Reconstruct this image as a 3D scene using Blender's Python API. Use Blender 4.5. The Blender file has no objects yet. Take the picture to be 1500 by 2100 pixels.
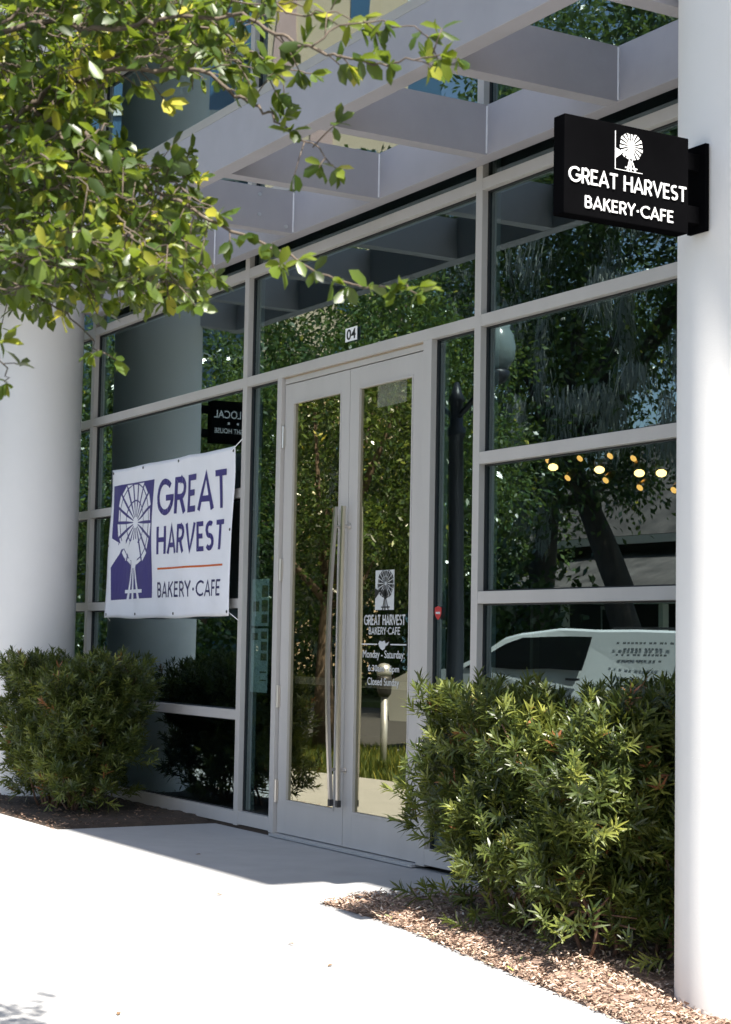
import bpy, bmesh, math, random
import numpy as np
from mathutils import Vector, Matrix

# ------------------------------------------------------------------ camera
scn = bpy.context.scene
COL = scn.collection
cam_d = bpy.data.cameras.new("camera"); cam = bpy.data.objects.new("camera", cam_d); COL.objects.link(cam)
cr = Vector((0.50814926, 0.86108830, 0.01764256)); cu = Vector((0.05525733, -0.05303719, 0.99706253)); cb = Vector((0.85949459, -0.50568171, -0.07453225))
cam.matrix_world = Matrix(((cr.x, cu.x, cb.x, 11.058667), (cr.y, cu.y, cb.y, -5.497850), (cr.z, cu.z, cb.z, 1.295671), (0, 0, 0, 1)))
cam_d.sensor_fit = 'HORIZONTAL'; cam_d.sensor_width = 36.0; cam_d.lens = 36.0 * 3600.55 / 1500.0
cam_d.clip_start = 0.05; cam_d.clip_end = 1000
cam_d.dof.use_dof = True; cam_d.dof.focus_distance = 9.0; cam_d.dof.aperture_fstop = 14.0
scn.camera = cam

# ------------------------------------------------------------------ sky, sun, exposure
SUN = Vector((1.0, -0.166, 1.48)).normalized()
world = bpy.data.worlds.new("World"); scn.world = world; world.use_nodes = True
wn = world.node_tree.nodes; wl = world.node_tree.links
sky = wn.new("ShaderNodeTexSky"); sky.sky_type = 'NISHITA'; sky.sun_disc = False
sky.sun_elevation = math.asin(SUN.z); sky.sun_rotation = math.atan2(SUN.x, SUN.y)
sky.air_density = 1.0; sky.dust_density = 1.5
wn["Background"].inputs[1].default_value = 0.09
wl.new(sky.outputs[0], wn["Background"].inputs[0])
sd = bpy.data.lights.new("sun", 'SUN'); sd.energy = 5.0; sd.angle = math.radians(0.55); sd.color = (1.0, 0.95, 0.87)
so = bpy.data.objects.new("sun", sd); COL.objects.link(so); so.rotation_euler = SUN.to_track_quat('Z', 'Y').to_euler(); so.location = (20, -6, 30)
scn.view_settings.view_transform = 'Standard'; scn.view_settings.look = 'None'
scn.view_settings.exposure = 1.5; scn.view_settings.gamma = 1.0
scn.cycles.max_bounces = 8; scn.cycles.transparent_max_bounces = 16
scn.cycles.sample_clamp_indirect = 6.0

RNG = np.random.default_rng(11); random.seed(5)

# ------------------------------------------------------------------ materials
def new_mat(name):
    m = bpy.data.materials.new(name); m.use_nodes = True
    return m, m.node_tree.nodes, m.node_tree.links, m.node_tree.nodes["Principled BSDF"]

def mat(name, col, rough=0.6, var=0.12, scale=6.0, bump=0.0, bscale=60.0, metal=0.0, spec=0.5, streak=False, grime=0.0, coat=0.0):
    m, n, l, p = new_mat(name)
    tc = n.new("ShaderNodeTexCoord"); mp = n.new("ShaderNodeMapping")
    l.new(tc.outputs["Object"], mp.inputs[0])
    if streak: mp.inputs["Scale"].default_value = (1, 1, 0.12)
    nz = n.new("ShaderNodeTexNoise"); nz.inputs["Scale"].default_value = scale; nz.inputs["Detail"].default_value = 6; nz.inputs["Roughness"].default_value = 0.62
    l.new(mp.outputs[0], nz.inputs["Vector"])
    rp = n.new("ShaderNodeValToRGB"); rp.color_ramp.elements[0].position = 0.3; rp.color_ramp.elements[1].position = 0.72
    a = [max(0, c * (1 - var)) for c in col]; b = [min(1, c * (1 + var)) for c in col]
    rp.color_ramp.elements[0].color = (*a, 1); rp.color_ramp.elements[1].color = (*b, 1)
    l.new(nz.outputs[0], rp.inputs[0])
    out = rp.outputs[0]
    if grime > 0:
        n2 = n.new("ShaderNodeTexNoise"); n2.inputs["Scale"].default_value = scale * 0.23; n2.inputs["Detail"].default_value = 9; n2.inputs["Roughness"].default_value = 0.7
        l.new(tc.outputs["Object"], n2.inputs["Vector"])
        r2 = n.new("ShaderNodeValToRGB"); r2.color_ramp.elements[0].position = 0.5; r2.color_ramp.elements[1].position = 0.75
        r2.color_ramp.elements[0].color = (1, 1, 1, 1); r2.color_ramp.elements[1].color = (1 - grime, 1 - grime * 1.05, 1 - grime * 1.15, 1)
        l.new(n2.outputs[0], r2.inputs[0])
        mx = n.new("ShaderNodeMix"); mx.data_type = 'RGBA'; mx.blend_type = 'MULTIPLY'; mx.inputs[0].default_value = 1
        l.new(out, mx.inputs[6]); l.new(r2.outputs[0], mx.inputs[7]); out = mx.outputs[2]
    l.new(out, p.inputs["Base Color"])
    p.inputs["Roughness"].default_value = rough; p.inputs["Metallic"].default_value = metal; p.inputs["Specular IOR Level"].default_value = spec
    p.inputs["Coat Weight"].default_value = coat
    if bump > 0:
        nb = n.new("ShaderNodeTexNoise"); nb.inputs["Scale"].default_value = bscale; nb.inputs["Detail"].default_value = 5
        l.new(tc.outputs["Object"], nb.inputs["Vector"])
        bp = n.new("ShaderNodeBump"); bp.inputs["Strength"].default_value = bump; bp.inputs["Distance"].default_value = 0.01
        l.new(nb.outputs[0], bp.inputs["Height"]); l.new(bp.outputs[0], p.inputs["Normal"])
    return m

def leaf_mat(name, stops, rough=0.4, trans=0.35, tcol=(0.25, 0.4, 0.05), spec=0.5):
    m, n, l, p = new_mat(name)
    at = n.new("ShaderNodeAttribute"); at.attribute_name = "tint"
    rp = n.new("ShaderNodeValToRGB")
    e = rp.color_ramp.elements
    e[0].position = stops[0][0]; e[0].color = (*stops[0][1], 1); e[1].position = stops[-1][0]; e[1].color = (*stops[-1][1], 1)
    for s in stops[1:-1]:
        k = e.new(s[0]); k.color = (*s[1], 1)
    l.new(at.outputs["Fac"], rp.inputs[0]); l.new(rp.outputs[0], p.inputs["Base Color"])
    p.inputs["Roughness"].default_value = rough; p.inputs["Specular IOR Level"].default_value = spec
    tr = n.new("ShaderNodeBsdfTranslucent")
    mxc = n.new("ShaderNodeMix"); mxc.data_type = 'RGBA'; mxc.inputs[0].default_value = 0.5
    l.new(rp.outputs[0], mxc.inputs[6]); mxc.inputs[7].default_value = (*tcol, 1); l.new(mxc.outputs[2], tr.inputs[0])
    mx = n.new("ShaderNodeMixShader"); mx.inputs[0].default_value = trans
    l.new(p.outputs[0], mx.inputs[1]); l.new(tr.outputs[0], mx.inputs[2]); l.new(mx.outputs[0], n["Material Output"].inputs[0])
    return m

def glass_mat(name, tint, refl, base, power=4.0):
    """a coated window pane: mirror reflection that grows towards grazing, the rest tinted see-through"""
    m, n, l, p = new_mat(name); n.remove(p)
    lw = n.new("ShaderNodeLayerWeight"); lw.inputs[0].default_value = 0.5
    pw = n.new("ShaderNodeMath"); pw.operation = 'POWER'; pw.inputs[1].default_value = power; l.new(lw.outputs["Facing"], pw.inputs[0])
    ml = n.new("ShaderNodeMath"); ml.operation = 'MULTIPLY_ADD'; ml.inputs[1].default_value = 1 - base; ml.inputs[2].default_value = base; l.new(pw.outputs[0], ml.inputs[0])
    ge = n.new("ShaderNodeNewGeometry"); inv = n.new("ShaderNodeMath"); inv.operation = 'SUBTRACT'; inv.inputs[0].default_value = 1; l.new(ge.outputs["Backfacing"], inv.inputs[1])
    fm = n.new("ShaderNodeMath"); fm.operation = 'MULTIPLY'; l.new(ml.outputs[0], fm.inputs[0]); l.new(inv.outputs[0], fm.inputs[1])
    tr = n.new("ShaderNodeBsdfTransparent")
    tm = n.new("ShaderNodeMix"); tm.data_type = 'RGBA'; l.new(ge.outputs["Backfacing"], tm.inputs[0]); tm.inputs[6].default_value = (*tint, 1); tm.inputs[7].default_value = (1, 1, 1, 1)
    l.new(tm.outputs[2], tr.inputs[0])
    gl = n.new("ShaderNodeBsdfGlossy"); gl.inputs["Roughness"].default_value = 0.0; gl.inputs[0].default_value = (*refl, 1)
    tc = n.new("ShaderNodeTexCoord"); nz = n.new("ShaderNodeTexNoise"); nz.inputs["Scale"].default_value = 1.1; nz.inputs["Detail"].default_value = 1; l.new(tc.outputs["Object"], nz.inputs["Vector"])
    bp = n.new("ShaderNodeBump"); bp.inputs["Strength"].default_value = 0.035; bp.inputs["Distance"].default_value = 0.05; l.new(nz.outputs[0], bp.inputs["Height"]); l.new(bp.outputs[0], gl.inputs["Normal"])
    mx = n.new("ShaderNodeMixShader"); l.new(fm.outputs[0], mx.inputs[0]); l.new(tr.outputs[0], mx.inputs[1]); l.new(gl.outputs[0], mx.inputs[2])
    l.new(mx.outputs[0], n["Material Output"].inputs[0])
    return m

def emit_mat(name, col, strength):
    m, n, l, p = new_mat(name)
    p.inputs["Emission Color"].default_value = (*col, 1); p.inputs["Emission Strength"].default_value = strength; p.inputs["Base Color"].default_value = (*col, 1)
    return m

M = {
 'frame': mat("frame_paint", (0.465, 0.44, 0.415), 0.42, 0.05, 3.0, 0.02, 300, streak=True, grime=0.08),
 'steel': mat("canopy_paint", (0.365, 0.352, 0.375), 0.55, 0.06, 2.2, 0.05, 120, grime=0.12),
 'plaster': mat("column_plaster", (0.72, 0.70, 0.68), 0.8, 0.03, 1.5, 0.05, 120, grime=0.07),
 'gasket': mat("black_gasket", (0.012, 0.014, 0.016), 0.6, 0.1),
 'stainless': mat("stainless", (0.62, 0.59, 0.56), 0.28, 0.08, 8, 0, 60, metal=1.0, streak=True),
 'dark_metal': mat("dark_metal", (0.03, 0.03, 0.032), 0.45, 0.1),
 'concrete': mat("concrete", (0.37, 0.367, 0.365), 0.85, 0.07, 2.5, 0.25, 160, grime=0.12),
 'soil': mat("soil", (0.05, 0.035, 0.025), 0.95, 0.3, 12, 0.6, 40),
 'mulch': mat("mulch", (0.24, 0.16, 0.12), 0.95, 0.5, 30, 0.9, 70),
 'asphalt': mat("asphalt", (0.05, 0.05, 0.052), 0.9, 0.2, 6, 0.4, 150),
 'grass_base': mat("grass_base", (0.06, 0.085, 0.02), 0.95, 0.4, 5, 0.5, 60),
 'vinyl': mat("banner_vinyl", (0.78, 0.77, 0.80), 0.5, 0.03, 3, grime=0.04),
 'ink': mat("banner_ink", (0.045, 0.035, 0.17), 0.5, 0.08, 5),
 'ink_dark': mat("banner_dark_ink", (0.03, 0.026, 0.10), 0.5, 0.08, 5),
 'ink_orange': mat("banner_orange", (0.55, 0.11, 0.02), 0.5, 0.05),
 'sign_black': mat("sign_black", (0.003, 0.003, 0.0035), 0.8, 0.2, 4, spec=0.0),
 'white': mat("sign_white", (0.86, 0.86, 0.86), 0.5, 0.03),
 'decal': mat("decal_white", (0.50, 0.51, 0.51), 0.5, 0.03),
 'decal_dark': mat("decal_dark", (0.01, 0.01, 0.01), 0.6, 0.03),
 'paper': mat("paper", (0.70, 0.62, 0.54), 0.7, 0.04),
 'photo_ink': mat("photo_ink", (0.20, 0.13, 0.06), 0.6, 0.6, 25),
 'red': mat("shield_red", (0.42, 0.03, 0.03), 0.4, 0.05),
 'bark': mat("bark", (0.16, 0.115, 0.085), 0.9, 0.35, 14, 0.7, 40, streak=True),
 'bark_dark': mat("oak_bark", (0.07, 0.055, 0.045), 0.95, 0.4, 10, 0.8, 30, streak=True),
 'twig': mat("twig", (0.10, 0.076, 0.056), 0.8, 0.25, 30, 0.3, 80),
 'stem': mat("shrub_stem", (0.13, 0.07, 0.045), 0.9, 0.3, 20),
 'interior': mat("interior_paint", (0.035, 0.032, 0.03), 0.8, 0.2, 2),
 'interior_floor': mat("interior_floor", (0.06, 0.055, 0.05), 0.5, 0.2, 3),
 'counter': mat("counter", (0.10, 0.07, 0.045), 0.5, 0.2, 5),
 'bulb': emit_mat("lamp_glow", (1.0, 0.50, 0.16), 4.0),
 'bulb_dim': emit_mat("lamp_glow_dim", (1.0, 0.42, 0.10), 1.2),
 'brass': mat("lamp_brass", (0.45, 0.27, 0.10), 0.4, 0.1, metal=0.8),
 'car_white': mat("car_paint_white", (0.78, 0.80, 0.80), 0.25, 0.01, 2, coat=0.6),
 'car_glass': mat("car_glass", (0.008, 0.009, 0.01), 0.06, 0.0),
 'tyre': mat("tyre", (0.015, 0.015, 0.016), 0.8, 0.1),
 'grey_text': mat("vehicle_text", (0.10, 0.11, 0.12), 0.5, 0.1),
 'lantern': mat("lantern_glass", (0.16, 0.20, 0.20), 0.15, 0.03),
 'post': mat("post_paint", (0.016, 0.018, 0.024), 0.4, 0.1),
 'galv': mat("galvanised", (0.55, 0.56, 0.57), 0.4, 0.08, 10, metal=0.6),
 'roof': mat("shingle", (0.12, 0.105, 0.10), 0.9, 0.55, 1.3, 0.4, 30, grime=0.3),  # broad blotches paint dappled tree shade into the shingle colour
 'house_wall': mat("house_wall", (0.075, 0.06, 0.05), 0.85, 0.15, 2),
 'house_white': mat("house_trim", (0.75, 0.75, 0.72), 0.7, 0.05),
 'beige': mat("beige_stucco", (0.66, 0.51, 0.35), 0.85, 0.05, 0.6),
 'pink': mat("pink_stucco", (0.60, 0.40, 0.36), 0.85, 0.05, 0.6),
 'tower_glass': mat("tower_glass", (0.06, 0.13, 0.22), 0.08, 0.15, 0.3, spec=0.9),
 'window_dark': mat("window_dark", (0.02, 0.025, 0.03), 0.1, 0.1),
 'moss': leaf_mat("spanish_moss", [(0, (0.26, 0.28, 0.25)), (1, (0.48, 0.50, 0.45))], 0.9, 0.3, (0.3, 0.32, 0.27), 0.2),
 'leaf': leaf_mat("oak_leaf", [(0, (0.012, 0.028, 0.005)), (0.45, (0.040, 0.078, 0.011)), (0.78, (0.100, 0.150, 0.021)), (0.93, (0.26, 0.27, 0.03)), (1, (0.45, 0.40, 0.05))], 0.40, 0.42, (0.34, 0.44, 0.03), 0.6),
 'tree_leaf': leaf_mat("street_tree_leaf", [(0, (0.018, 0.042, 0.012)), (0.5, (0.05, 0.095, 0.024)), (0.88, (0.14, 0.20, 0.045)), (1, (0.42, 0.38, 0.05))], 0.25, 0.3, (0.24, 0.34, 0.05), 0.9),
 'shrub_leaf': leaf_mat("shrub_leaf", [(0, (0.010, 0.019, 0.006)), (0.4, (0.034, 0.054, 0.013)), (0.75, (0.115, 0.145, 0.034)), (0.985, (0.27, 0.28, 0.06)), (1, (0.30, 0.11, 0.05))], 0.38, 0.28, (0.36, 0.40, 0.06), 0.5),
 'grass': leaf_mat("grass_blade", [(0, (0.04, 0.075, 0.015)), (0.8, (0.11, 0.14, 0.03)), (1, (0.34, 0.30, 0.04))], 0.6, 0.3, (0.3, 0.35, 0.05), 0.3),
 'chips': leaf_mat("bark_chips", [(0, (0.16, 0.105, 0.075)), (0.35, (0.28, 0.19, 0.14)), (0.6, (0.42, 0.30, 0.23)), (0.9, (0.54, 0.41, 0.32)), (0.975, (0.60, 0.52, 0.45)), (1, (0.20, 0.28, 0.05))], 0.9, 0.0, (0.2, 0.1, 0.05), 0.2),
 'dry_leaf': mat("dry_leaf", (0.20, 0.12, 0.06), 0.8, 0.2, 30),
 'glass': glass_mat("window_glass", (0.36, 0.52, 0.54), (0.66, 0.82, 0.84), 0.27),
 'door_glass': glass_mat("door_glass", (0.48, 0.48, 0.40), (0.95, 0.90, 0.68), 0.38),
}

# ------------------------------------------------------------------ mesh helpers
def wloc(o):
    v = Vector((0, 0, 0))
    while o is not None:
        v += o.location; o = o.parent
    return v

def link_mesh(name, me, m, parent=None):
    o = bpy.data.objects.new(name, me); COL.objects.link(o)
    if m is not None: me.materials.append(m)
    if parent is not None: o.parent = parent
    return o

class MB:
    def __init__(s): s.v = []; s.f = []
    def add(s, vs, fs):
        b = len(s.v); s.v += [tuple(v) for v in vs]; s.f += [tuple(b + i for i in f) for f in fs]; return s
    def box(s, x0, x1, y0, y1, z0, z1):
        return s.add([(x0,y0,z0),(x1,y0,z0),(x1,y1,z0),(x0,y1,z0),(x0,y0,z1),(x1,y0,z1),(x1,y1,z1),(x0,y1,z1)],
              [(0,3,2,1),(4,5,6,7),(0,1,5,4),(1,2,6,5),(2,3,7,6),(3,0,4,7)])
    def tube(s, path, rad, n=8, cap=True):
        P = [Vector(p) for p in path]; R = rad if isinstance(rad, (list, tuple)) else [rad] * len(P)
        vs = []; fs = []; up = None
        for i, p in enumerate(P):
            d = (P[min(i+1, len(P)-1)] - P[max(i-1, 0)]).normalized()
            if up is None: up = d.orthogonal().normalized()
            a = (up - d * up.dot(d)); a = a.normalized() if a.length > 1e-6 else d.orthogonal().normalized(); up = a
            b = d.cross(a)
            for k in range(n):
                t = 2 * math.pi * k / n; vs.append(p + (a * math.cos(t) + b * math.sin(t)) * R[i])
        for i in range(len(P) - 1):
            for k in range(n):
                fs.append((i*n+k, i*n+(k+1) % n, (i+1)*n+(k+1) % n, (i+1)*n+k))
        if cap: fs += [tuple(range(n))[::-1], tuple(range((len(P)-1)*n, len(P)*n))]
        return s.add(vs, fs)
    def lathe(s, cx, cy, prof, n=24):
        vs = []; fs = []
        for (r, z) in prof:
            for k in range(n):
                t = 2*math.pi*k/n; vs.append((cx + r*math.cos(t), cy + r*math.sin(t), z))
        m = len(prof)
        for i in range(m-1):
            for k in range(n): fs.append((i*n+k, i*n+(k+1) % n, (i+1)*n+(k+1) % n, (i+1)*n+k))
        fs += [tuple(range(n))[::-1], tuple(range((m-1)*n, m*n))]
        return s.add(vs, fs)
    def prism(s, poly, o, ex, ey, depth):
        """2D polygon laid in the frame o, ex, ey; depth along ex x ey (0 = flat)"""
        o = Vector(o); ex = Vector(ex); ey = Vector(ey); nz = ex.cross(ey).normalized()
        ar = sum(poly[i][0]*poly[(i+1) % len(poly)][1] - poly[(i+1) % len(poly)][0]*poly[i][1] for i in range(len(poly)))
        if ar < 0: poly = poly[::-1]
        n = len(poly); a = [o + ex*u + ey*v for u, v in poly]
        if depth == 0: return s.add(a, [tuple(range(n))])
        b = [p + nz*depth for p in a]
        return s.add(a + b, [tuple(range(n))[::-1], tuple(range(n, 2*n))] + [(i, (i+1) % n, n+(i+1) % n, n+i) for i in range(n)])
    def build(s, name, m, parent=None, bevel=0.0, smooth=False, tri=False):
        off = wloc(parent) if parent is not None else Vector((0, 0, 0))
        me = bpy.data.meshes.new(name)
        me.from_pydata([(v[0]-off.x, v[1]-off.y, v[2]-off.z) for v in s.v], [], s.f)
        if bevel > 0 or tri:
            bm = bmesh.new(); bm.from_mesh(me)
            if bevel > 0:
                bmesh.ops.recalc_face_normals(bm, faces=bm.faces)
                bmesh.ops.bevel(bm, geom=[e for e in bm.edges if len(e.link_faces) == 2 and e.calc_face_angle(0) > 0.6], offset=bevel, segments=2, affect='EDGES', profile=0.6)
            if tri: bmesh.ops.triangulate(bm, faces=bm.faces)
            bm.to_mesh(me); bm.free()
        if smooth:
            me.polygons.foreach_set("use_smooth", [True]*len(me.polygons))
        me.update()
        return link_mesh(name, me, m, parent)

def tag(o, label=None, cat=None, group=None, kind=None):
    if label: o["label"] = label
    if cat: o["category"] = cat
    if group: o["group"] = group
    if kind: o["kind"] = kind
    return o

def thing(name, loc, label, cat, group=None):
    o = bpy.data.objects.new(name, None); COL.objects.link(o); o.location = loc; o.empty_display_size = 0.1
    return tag(o, label, cat, group)

def bx(name, m, parent, x0, x1, y0, y1, z0, z1, bevel=0.0):
    return MB().box(x0, x1, y0, y1, z0, z1).build(name, m, parent, bevel)

def copy_tree(o, parent=None):
    c = o.copy(); COL.objects.link(c)
    if parent is not None: c.parent = parent
    for ch in list(o.children): copy_tree(ch, c)
    return c

# many small leaves as one mesh: template in (along, side, up)
T_OVAL = ([(0,0,0),(.3,-.36,.05),(.3,0,0),(.3,.36,.05),(.72,-.42,.02),(.72,0,-.04),(.72,.42,.02),(1,0,-.1)],
          [(0,1,2),(0,2,3),(1,4,5,2),(2,5,6,3),(4,7,5),(5,7,6)])
T_RHOMB = ([(0,0,0),(.5,-.5,.06),(1,0,-.04),(.5,.5,.06)], [(0,1,2,3)])
T_NARROW = ([(0,-.3,0),(0,.3,0),(.5,.5,.03),(.5,-.5,.03),(1,.08,-.06),(1,-.08,-.06)], [(0,1,2,3),(3,2,4,5)])
T_BLADE = ([(0,-.5,0),(0,.5,0),(.6,.35,.06),(.6,-.35,.06),(1,0,.2)], [(0,1,2,3),(3,2,4)])
T_CHIP = ([(0,-.5,-.1),(0,.5,-.1),(1,.4,.1),(1,-.5,.1)], [(0,1,2,3)])

def norm(a): return a / np.maximum(np.linalg.norm(a, axis=1, keepdims=True), 1e-9)

def leaves(name, tmpl, C, D, L, W, m, parent=None, tint=None, Nrm=None, roll=0.6):
    tv, tf = tmpl; tv = np.array(tv, float); n = len(C); k = len(tv)
    C = np.asarray(C, float); D = norm(np.asarray(D, float))
    if Nrm is None: Nrm = np.tile(np.array([0, 0, 1.0]), (n, 1))
    Nrm = np.asarray(Nrm, float) + RNG.normal(0, roll, (n, 3))
    S = norm(np.cross(Nrm, D)); U = np.cross(D, S)
    L = np.broadcast_to(np.asarray(L, float), (n,)); W = np.broadcast_to(np.asarray(W, float), (n,))
    V = (C[:, None, :] + D[:, None, :]*(tv[None, :, 0:1]*L[:, None, None]) + S[:, None, :]*(tv[None, :, 1:2]*W[:, None, None]) + U[:, None, :]*(tv[None, :, 2:3]*L[:, None, None])).reshape(-1, 3)
    if parent is not None:
        o = wloc(parent); V = V - np.array([o.x, o.y, o.z])
    lt = np.array([len(f) for f in tf]); li = np.concatenate([np.array(f) for f in tf])
    loops = (np.arange(n)[:, None]*k + li[None, :]).ravel().astype(np.int32)
    tot = np.tile(lt, n).astype(np.int32); start = np.concatenate([[0], np.cumsum(tot)[:-1]]).astype(np.int32)
    me = bpy.data.meshes.new(name); me.vertices.add(len(V)); me.vertices.foreach_set("co", V.astype(np.float32).ravel())
    me.loops.add(len(loops)); me.loops.foreach_set("vertex_index", loops)
    me.polygons.add(len(tot)); me.polygons.foreach_set("loop_start", start); me.polygons.foreach_set("loop_total", tot)
    me.update(calc_edges=True)
    if tint is None: tint = RNG.random(n)
    at = me.attributes.new("tint", 'FLOAT', 'FACE'); at.data.foreach_set("value", np.repeat(np.clip(tint, 0, 1), len(tf)).astype(np.float32))
    return link_mesh(name, me, m, parent)

# ------------------------------------------------------------------ lettering
def arc(cx, cy, rx, ry, a0, a1, n=14):
    return [(cx + rx*math.cos(math.radians(a0 + (a1-a0)*i/n)), cy + ry*math.sin(math.radians(a0 + (a1-a0)*i/n))) for i in range(n+1)]
h = 0.07   # half stroke
GLY = {
 'G': (0.92, [arc(.5, .5, .43, .43, 42, 350, 22) + [(.925, .47), (.56, .47)]]),
 'R': (0.66, [[(.1, 0), (.1, .93), (.33, .93)] + arc(.33, .69, .24, .24, 90, -90, 10) + [(.1, .45)], [(.34, .45), (.6, 0)]]),
 'E': (0.60, [[(.54, .93), (.1, .93), (.1, .07), (.54, .07)], [(.1, .51), (.48, .51)]]),
 'A': (0.78, [[(.05, 0), (.39, .96), (.73, 0)], [(.17, .30), (.61, .30)]]),
 'T': (0.66, [[(.03, .93), (.63, .93)], [(.33, .93), (.33, 0)]]),
 'H': (0.76, [[(.1, 0), (.1, 1)], [(.66, 0), (.66, 1)], [(.1, .52), (.66, .52)]]),
 'V': (0.76, [[(.04, 1), (.38, .05), (.72, 1)]]),
 'S': (0.60, [arc(.30, .71, .21, .22, 50, 262, 12)[:-1] + arc(.29, .285, .22, .215, 85, -145, 14)]),
 'B': (0.66, [[(.1, .07), (.1, .93), (.32, .93)] + arc(.32, .725, .2, .205, 90, -90, 10) + [(.1, .52)], [(.32, .52)] + arc(.34, .295, .24, .225, 90, -90, 10) + [(.1, .07)]]),
 'K': (0.66, [[(.1, 0), (.1, 1)], [(.58, 1), (.13, .47)], [(.26, .62), (.61, 0)]]),
 'Y': (0.68, [[(.03, 1), (.34, .46)], [(.65, 1), (.34, .46), (.34, 0)]]),
 'C': (0.82, [arc(.5, .5, .43, .43, 46, 314, 20)]),
 'F': (0.56, [[(.1, 0), (.1, .93), (.52, .93)], [(.1, .50), (.47, .50)]]),
 '.': (0.34, ['dot']), ' ': (0.34, []),
}
def stroke_polys(text, width, height, track=0.10, w=0.14):
    """list of closed 2D polygons for the text, fitted into width x height"""
    tot = sum(GLY[ch][0] for ch in text) + track*(len(text)-1)
    sx = width/tot; sy = height; x = 0; out = []; words = [out]
    for ch in text:
        if ch in ' .': out = []; words.append(out)
        gw, strokes = GLY[ch]
        for st in strokes:
            if st == 'dot':
                out.append([((x+.17+.10*math.cos(t*.3927)*sy/sx)*sx, (.46+.10*math.sin(t*.3927))*sy) for t in range(16)]); continue
            P = [Vector(((x+p[0])*sx, p[1]*sy)) for p in st]
            hw = w*0.5*sy; Lf = []; Rt = []
            for i, p in enumerate(P):
                d0 = (P[i]-P[i-1]).normalized() if i > 0 else None
                d1 = (P[i+1]-P[i]).normalized() if i < len(P)-1 else None
                a = d0 or d1; b = d1 or d0
                n0 = Vector((-a.y, a.x)); n1 = Vector((-b.y, b.x)); nn = (n0+n1)
                nn = nn.normalized() if nn.length > 1e-4 else n0
                k = hw/max(0.62, nn.dot(n0))
                Lf.append(p+nn*k); Rt.append(p-nn*k)
            for i in range(len(P)-1):
                out.append([tuple(Lf[i]), tuple(Lf[i+1]), tuple(Rt[i+1]), tuple(Rt[i])])
        if ch == '.': out = []; words.append(out)
        x += gw + track
    return [w_ for w_ in words if w_]

def windmill_polys(g0=math.radians(4.2), g1=math.radians(8.3)):
    """windmill emblem in a unit-wide frame of height 1.1 (u right, v up)"""
    H = 1.1; hu, hv = .56, .66*H; out = []
    R = .43
    for k in range(18):
        a = math.radians(k*20 + 8)
        rr = R*(1.0 if k % 2 else .95)
        def P(r, t): return (min(.985, max(.0, hu + r*math.cos(t))), min(H*.99, hv + r*math.sin(t)))
        for (r0, r1) in ((.05, .20), (.215, .36), (.375, rr)):
            f0 = g0 + (g1-g0)*(r0/R); f1 = g0 + (g1-g0)*(r1/R)
            out.append([P(r0, a-f0), P(r1, a-f1), P(r1, a+f1), P(r0, a+f0)])
    out.append([(hu + .055*math.cos(t*.5236), hv + .055*math.sin(t*.5236)) for t in range(12)])
    out.append([(-.02, .55*H), (.20, .49*H), (.24, .52*H), (.33, .53*H), (.33, .45*H), (.22, .44*H), (.18, .40*H), (-.02, .27*H)])
    out.append([(.36, .41*H), (.45, .50*H), (.58, .52*H), (.65, .47*H), (.64, .33*H), (.60, .27*H), (.48, .27*H), (.48, .335*H), (.42, .345*H)])
    out.append([(.48, .27*H), (.51, .27*H), (.45, -.005), (.39, -.005)])
    out.append([(.525, .27*H), (.555, .27*H), (.575, -.005), (.515, -.005)])
    out.append([(.57, .27*H), (.60, .27*H), (.74, -.005), (.68, -.005)])
    out.append([(.34, .055*H), (.79, .055*H), (.79, .085*H), (.34, .085*H)])
    return out

def flat_polys(polys, o, ex, ey, name, m, parent, depth=0.0, lift=0.0004, warp=None):
    """polygons in a frame, each lifted a hair so that none share a plane"""
    mb = MB(); nz = Vector(ex).cross(Vector(ey)).normalized()
    for i, p in enumerate(polys):
        mb.prism(p, Vector(o) + nz*(lift*((i*7) % 5)), ex, ey, depth)
    if warp:
        me = bpy.data.meshes.new("t"); me.from_pydata(mb.v, [], mb.f)
        bm = bmesh.new(); bm.from_mesh(me); bmesh.ops.triangulate(bm, faces=bm.faces)
        for x in np.arange(-2.4, 0, .06): bmesh.ops.bisect_plane(bm, geom=bm.verts[:]+bm.edges[:]+bm.faces[:], plane_co=(x, 0, 0), plane_no=(1, 0, 0))
        for z in np.arange(1.4, 2.7, .12): bmesh.ops.bisect_plane(bm, geom=bm.verts[:]+bm.edges[:]+bm.faces[:], plane_co=(0, 0, z), plane_no=(0, 0, 1))
        for v in bm.verts: v.co.y += warp(v.co.x, v.co.z)
        bm.to_mesh(me); bm.free()
        mb = MB(); mb.v = [tuple(v.co) for v in me.vertices]; mb.f = [tuple(p.vertices) for p in me.polygons]; bpy.data.meshes.remove(me)
    return mb.build(name, m, parent)

def flat_words(words, *a, **k):
    for w_ in words: flat_polys(w_, *a, **k)

def text_obj(body, o, ex, ey, width, height, name, m, parent, bold=0.0):
    """a line of small text set in Blender's own font, fitted into width x height"""
    cu_ = bpy.data.curves.new(name, 'FONT'); cu_.body = body; cu_.offset = bold
    t = bpy.data.objects.new(name, cu_); COL.objects.link(t)
    dg = bpy.context.evaluated_depsgraph_get(); me = bpy.data.meshes.new_from_object(t.evaluated_get(dg))
    bpy.data.objects.remove(t)
    xs = [v.co.x for v in me.vertices]; ys = [v.co.y for v in me.vertices]; x0, x1, y0, y1 = min(xs), max(xs), min(ys), max(ys)
    o = Vector(o) - wloc(parent); ex = Vector(ex); ey = Vector(ey)
    for v in me.vertices:
        v.co = o + ex*((v.co.x-x0)/(x1-x0)*width) + ey*((v.co.y-y0)/(y1-y0)*height)
    me.update(); me.materials.clear()
    return link_mesh(name, me, m, parent)

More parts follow.
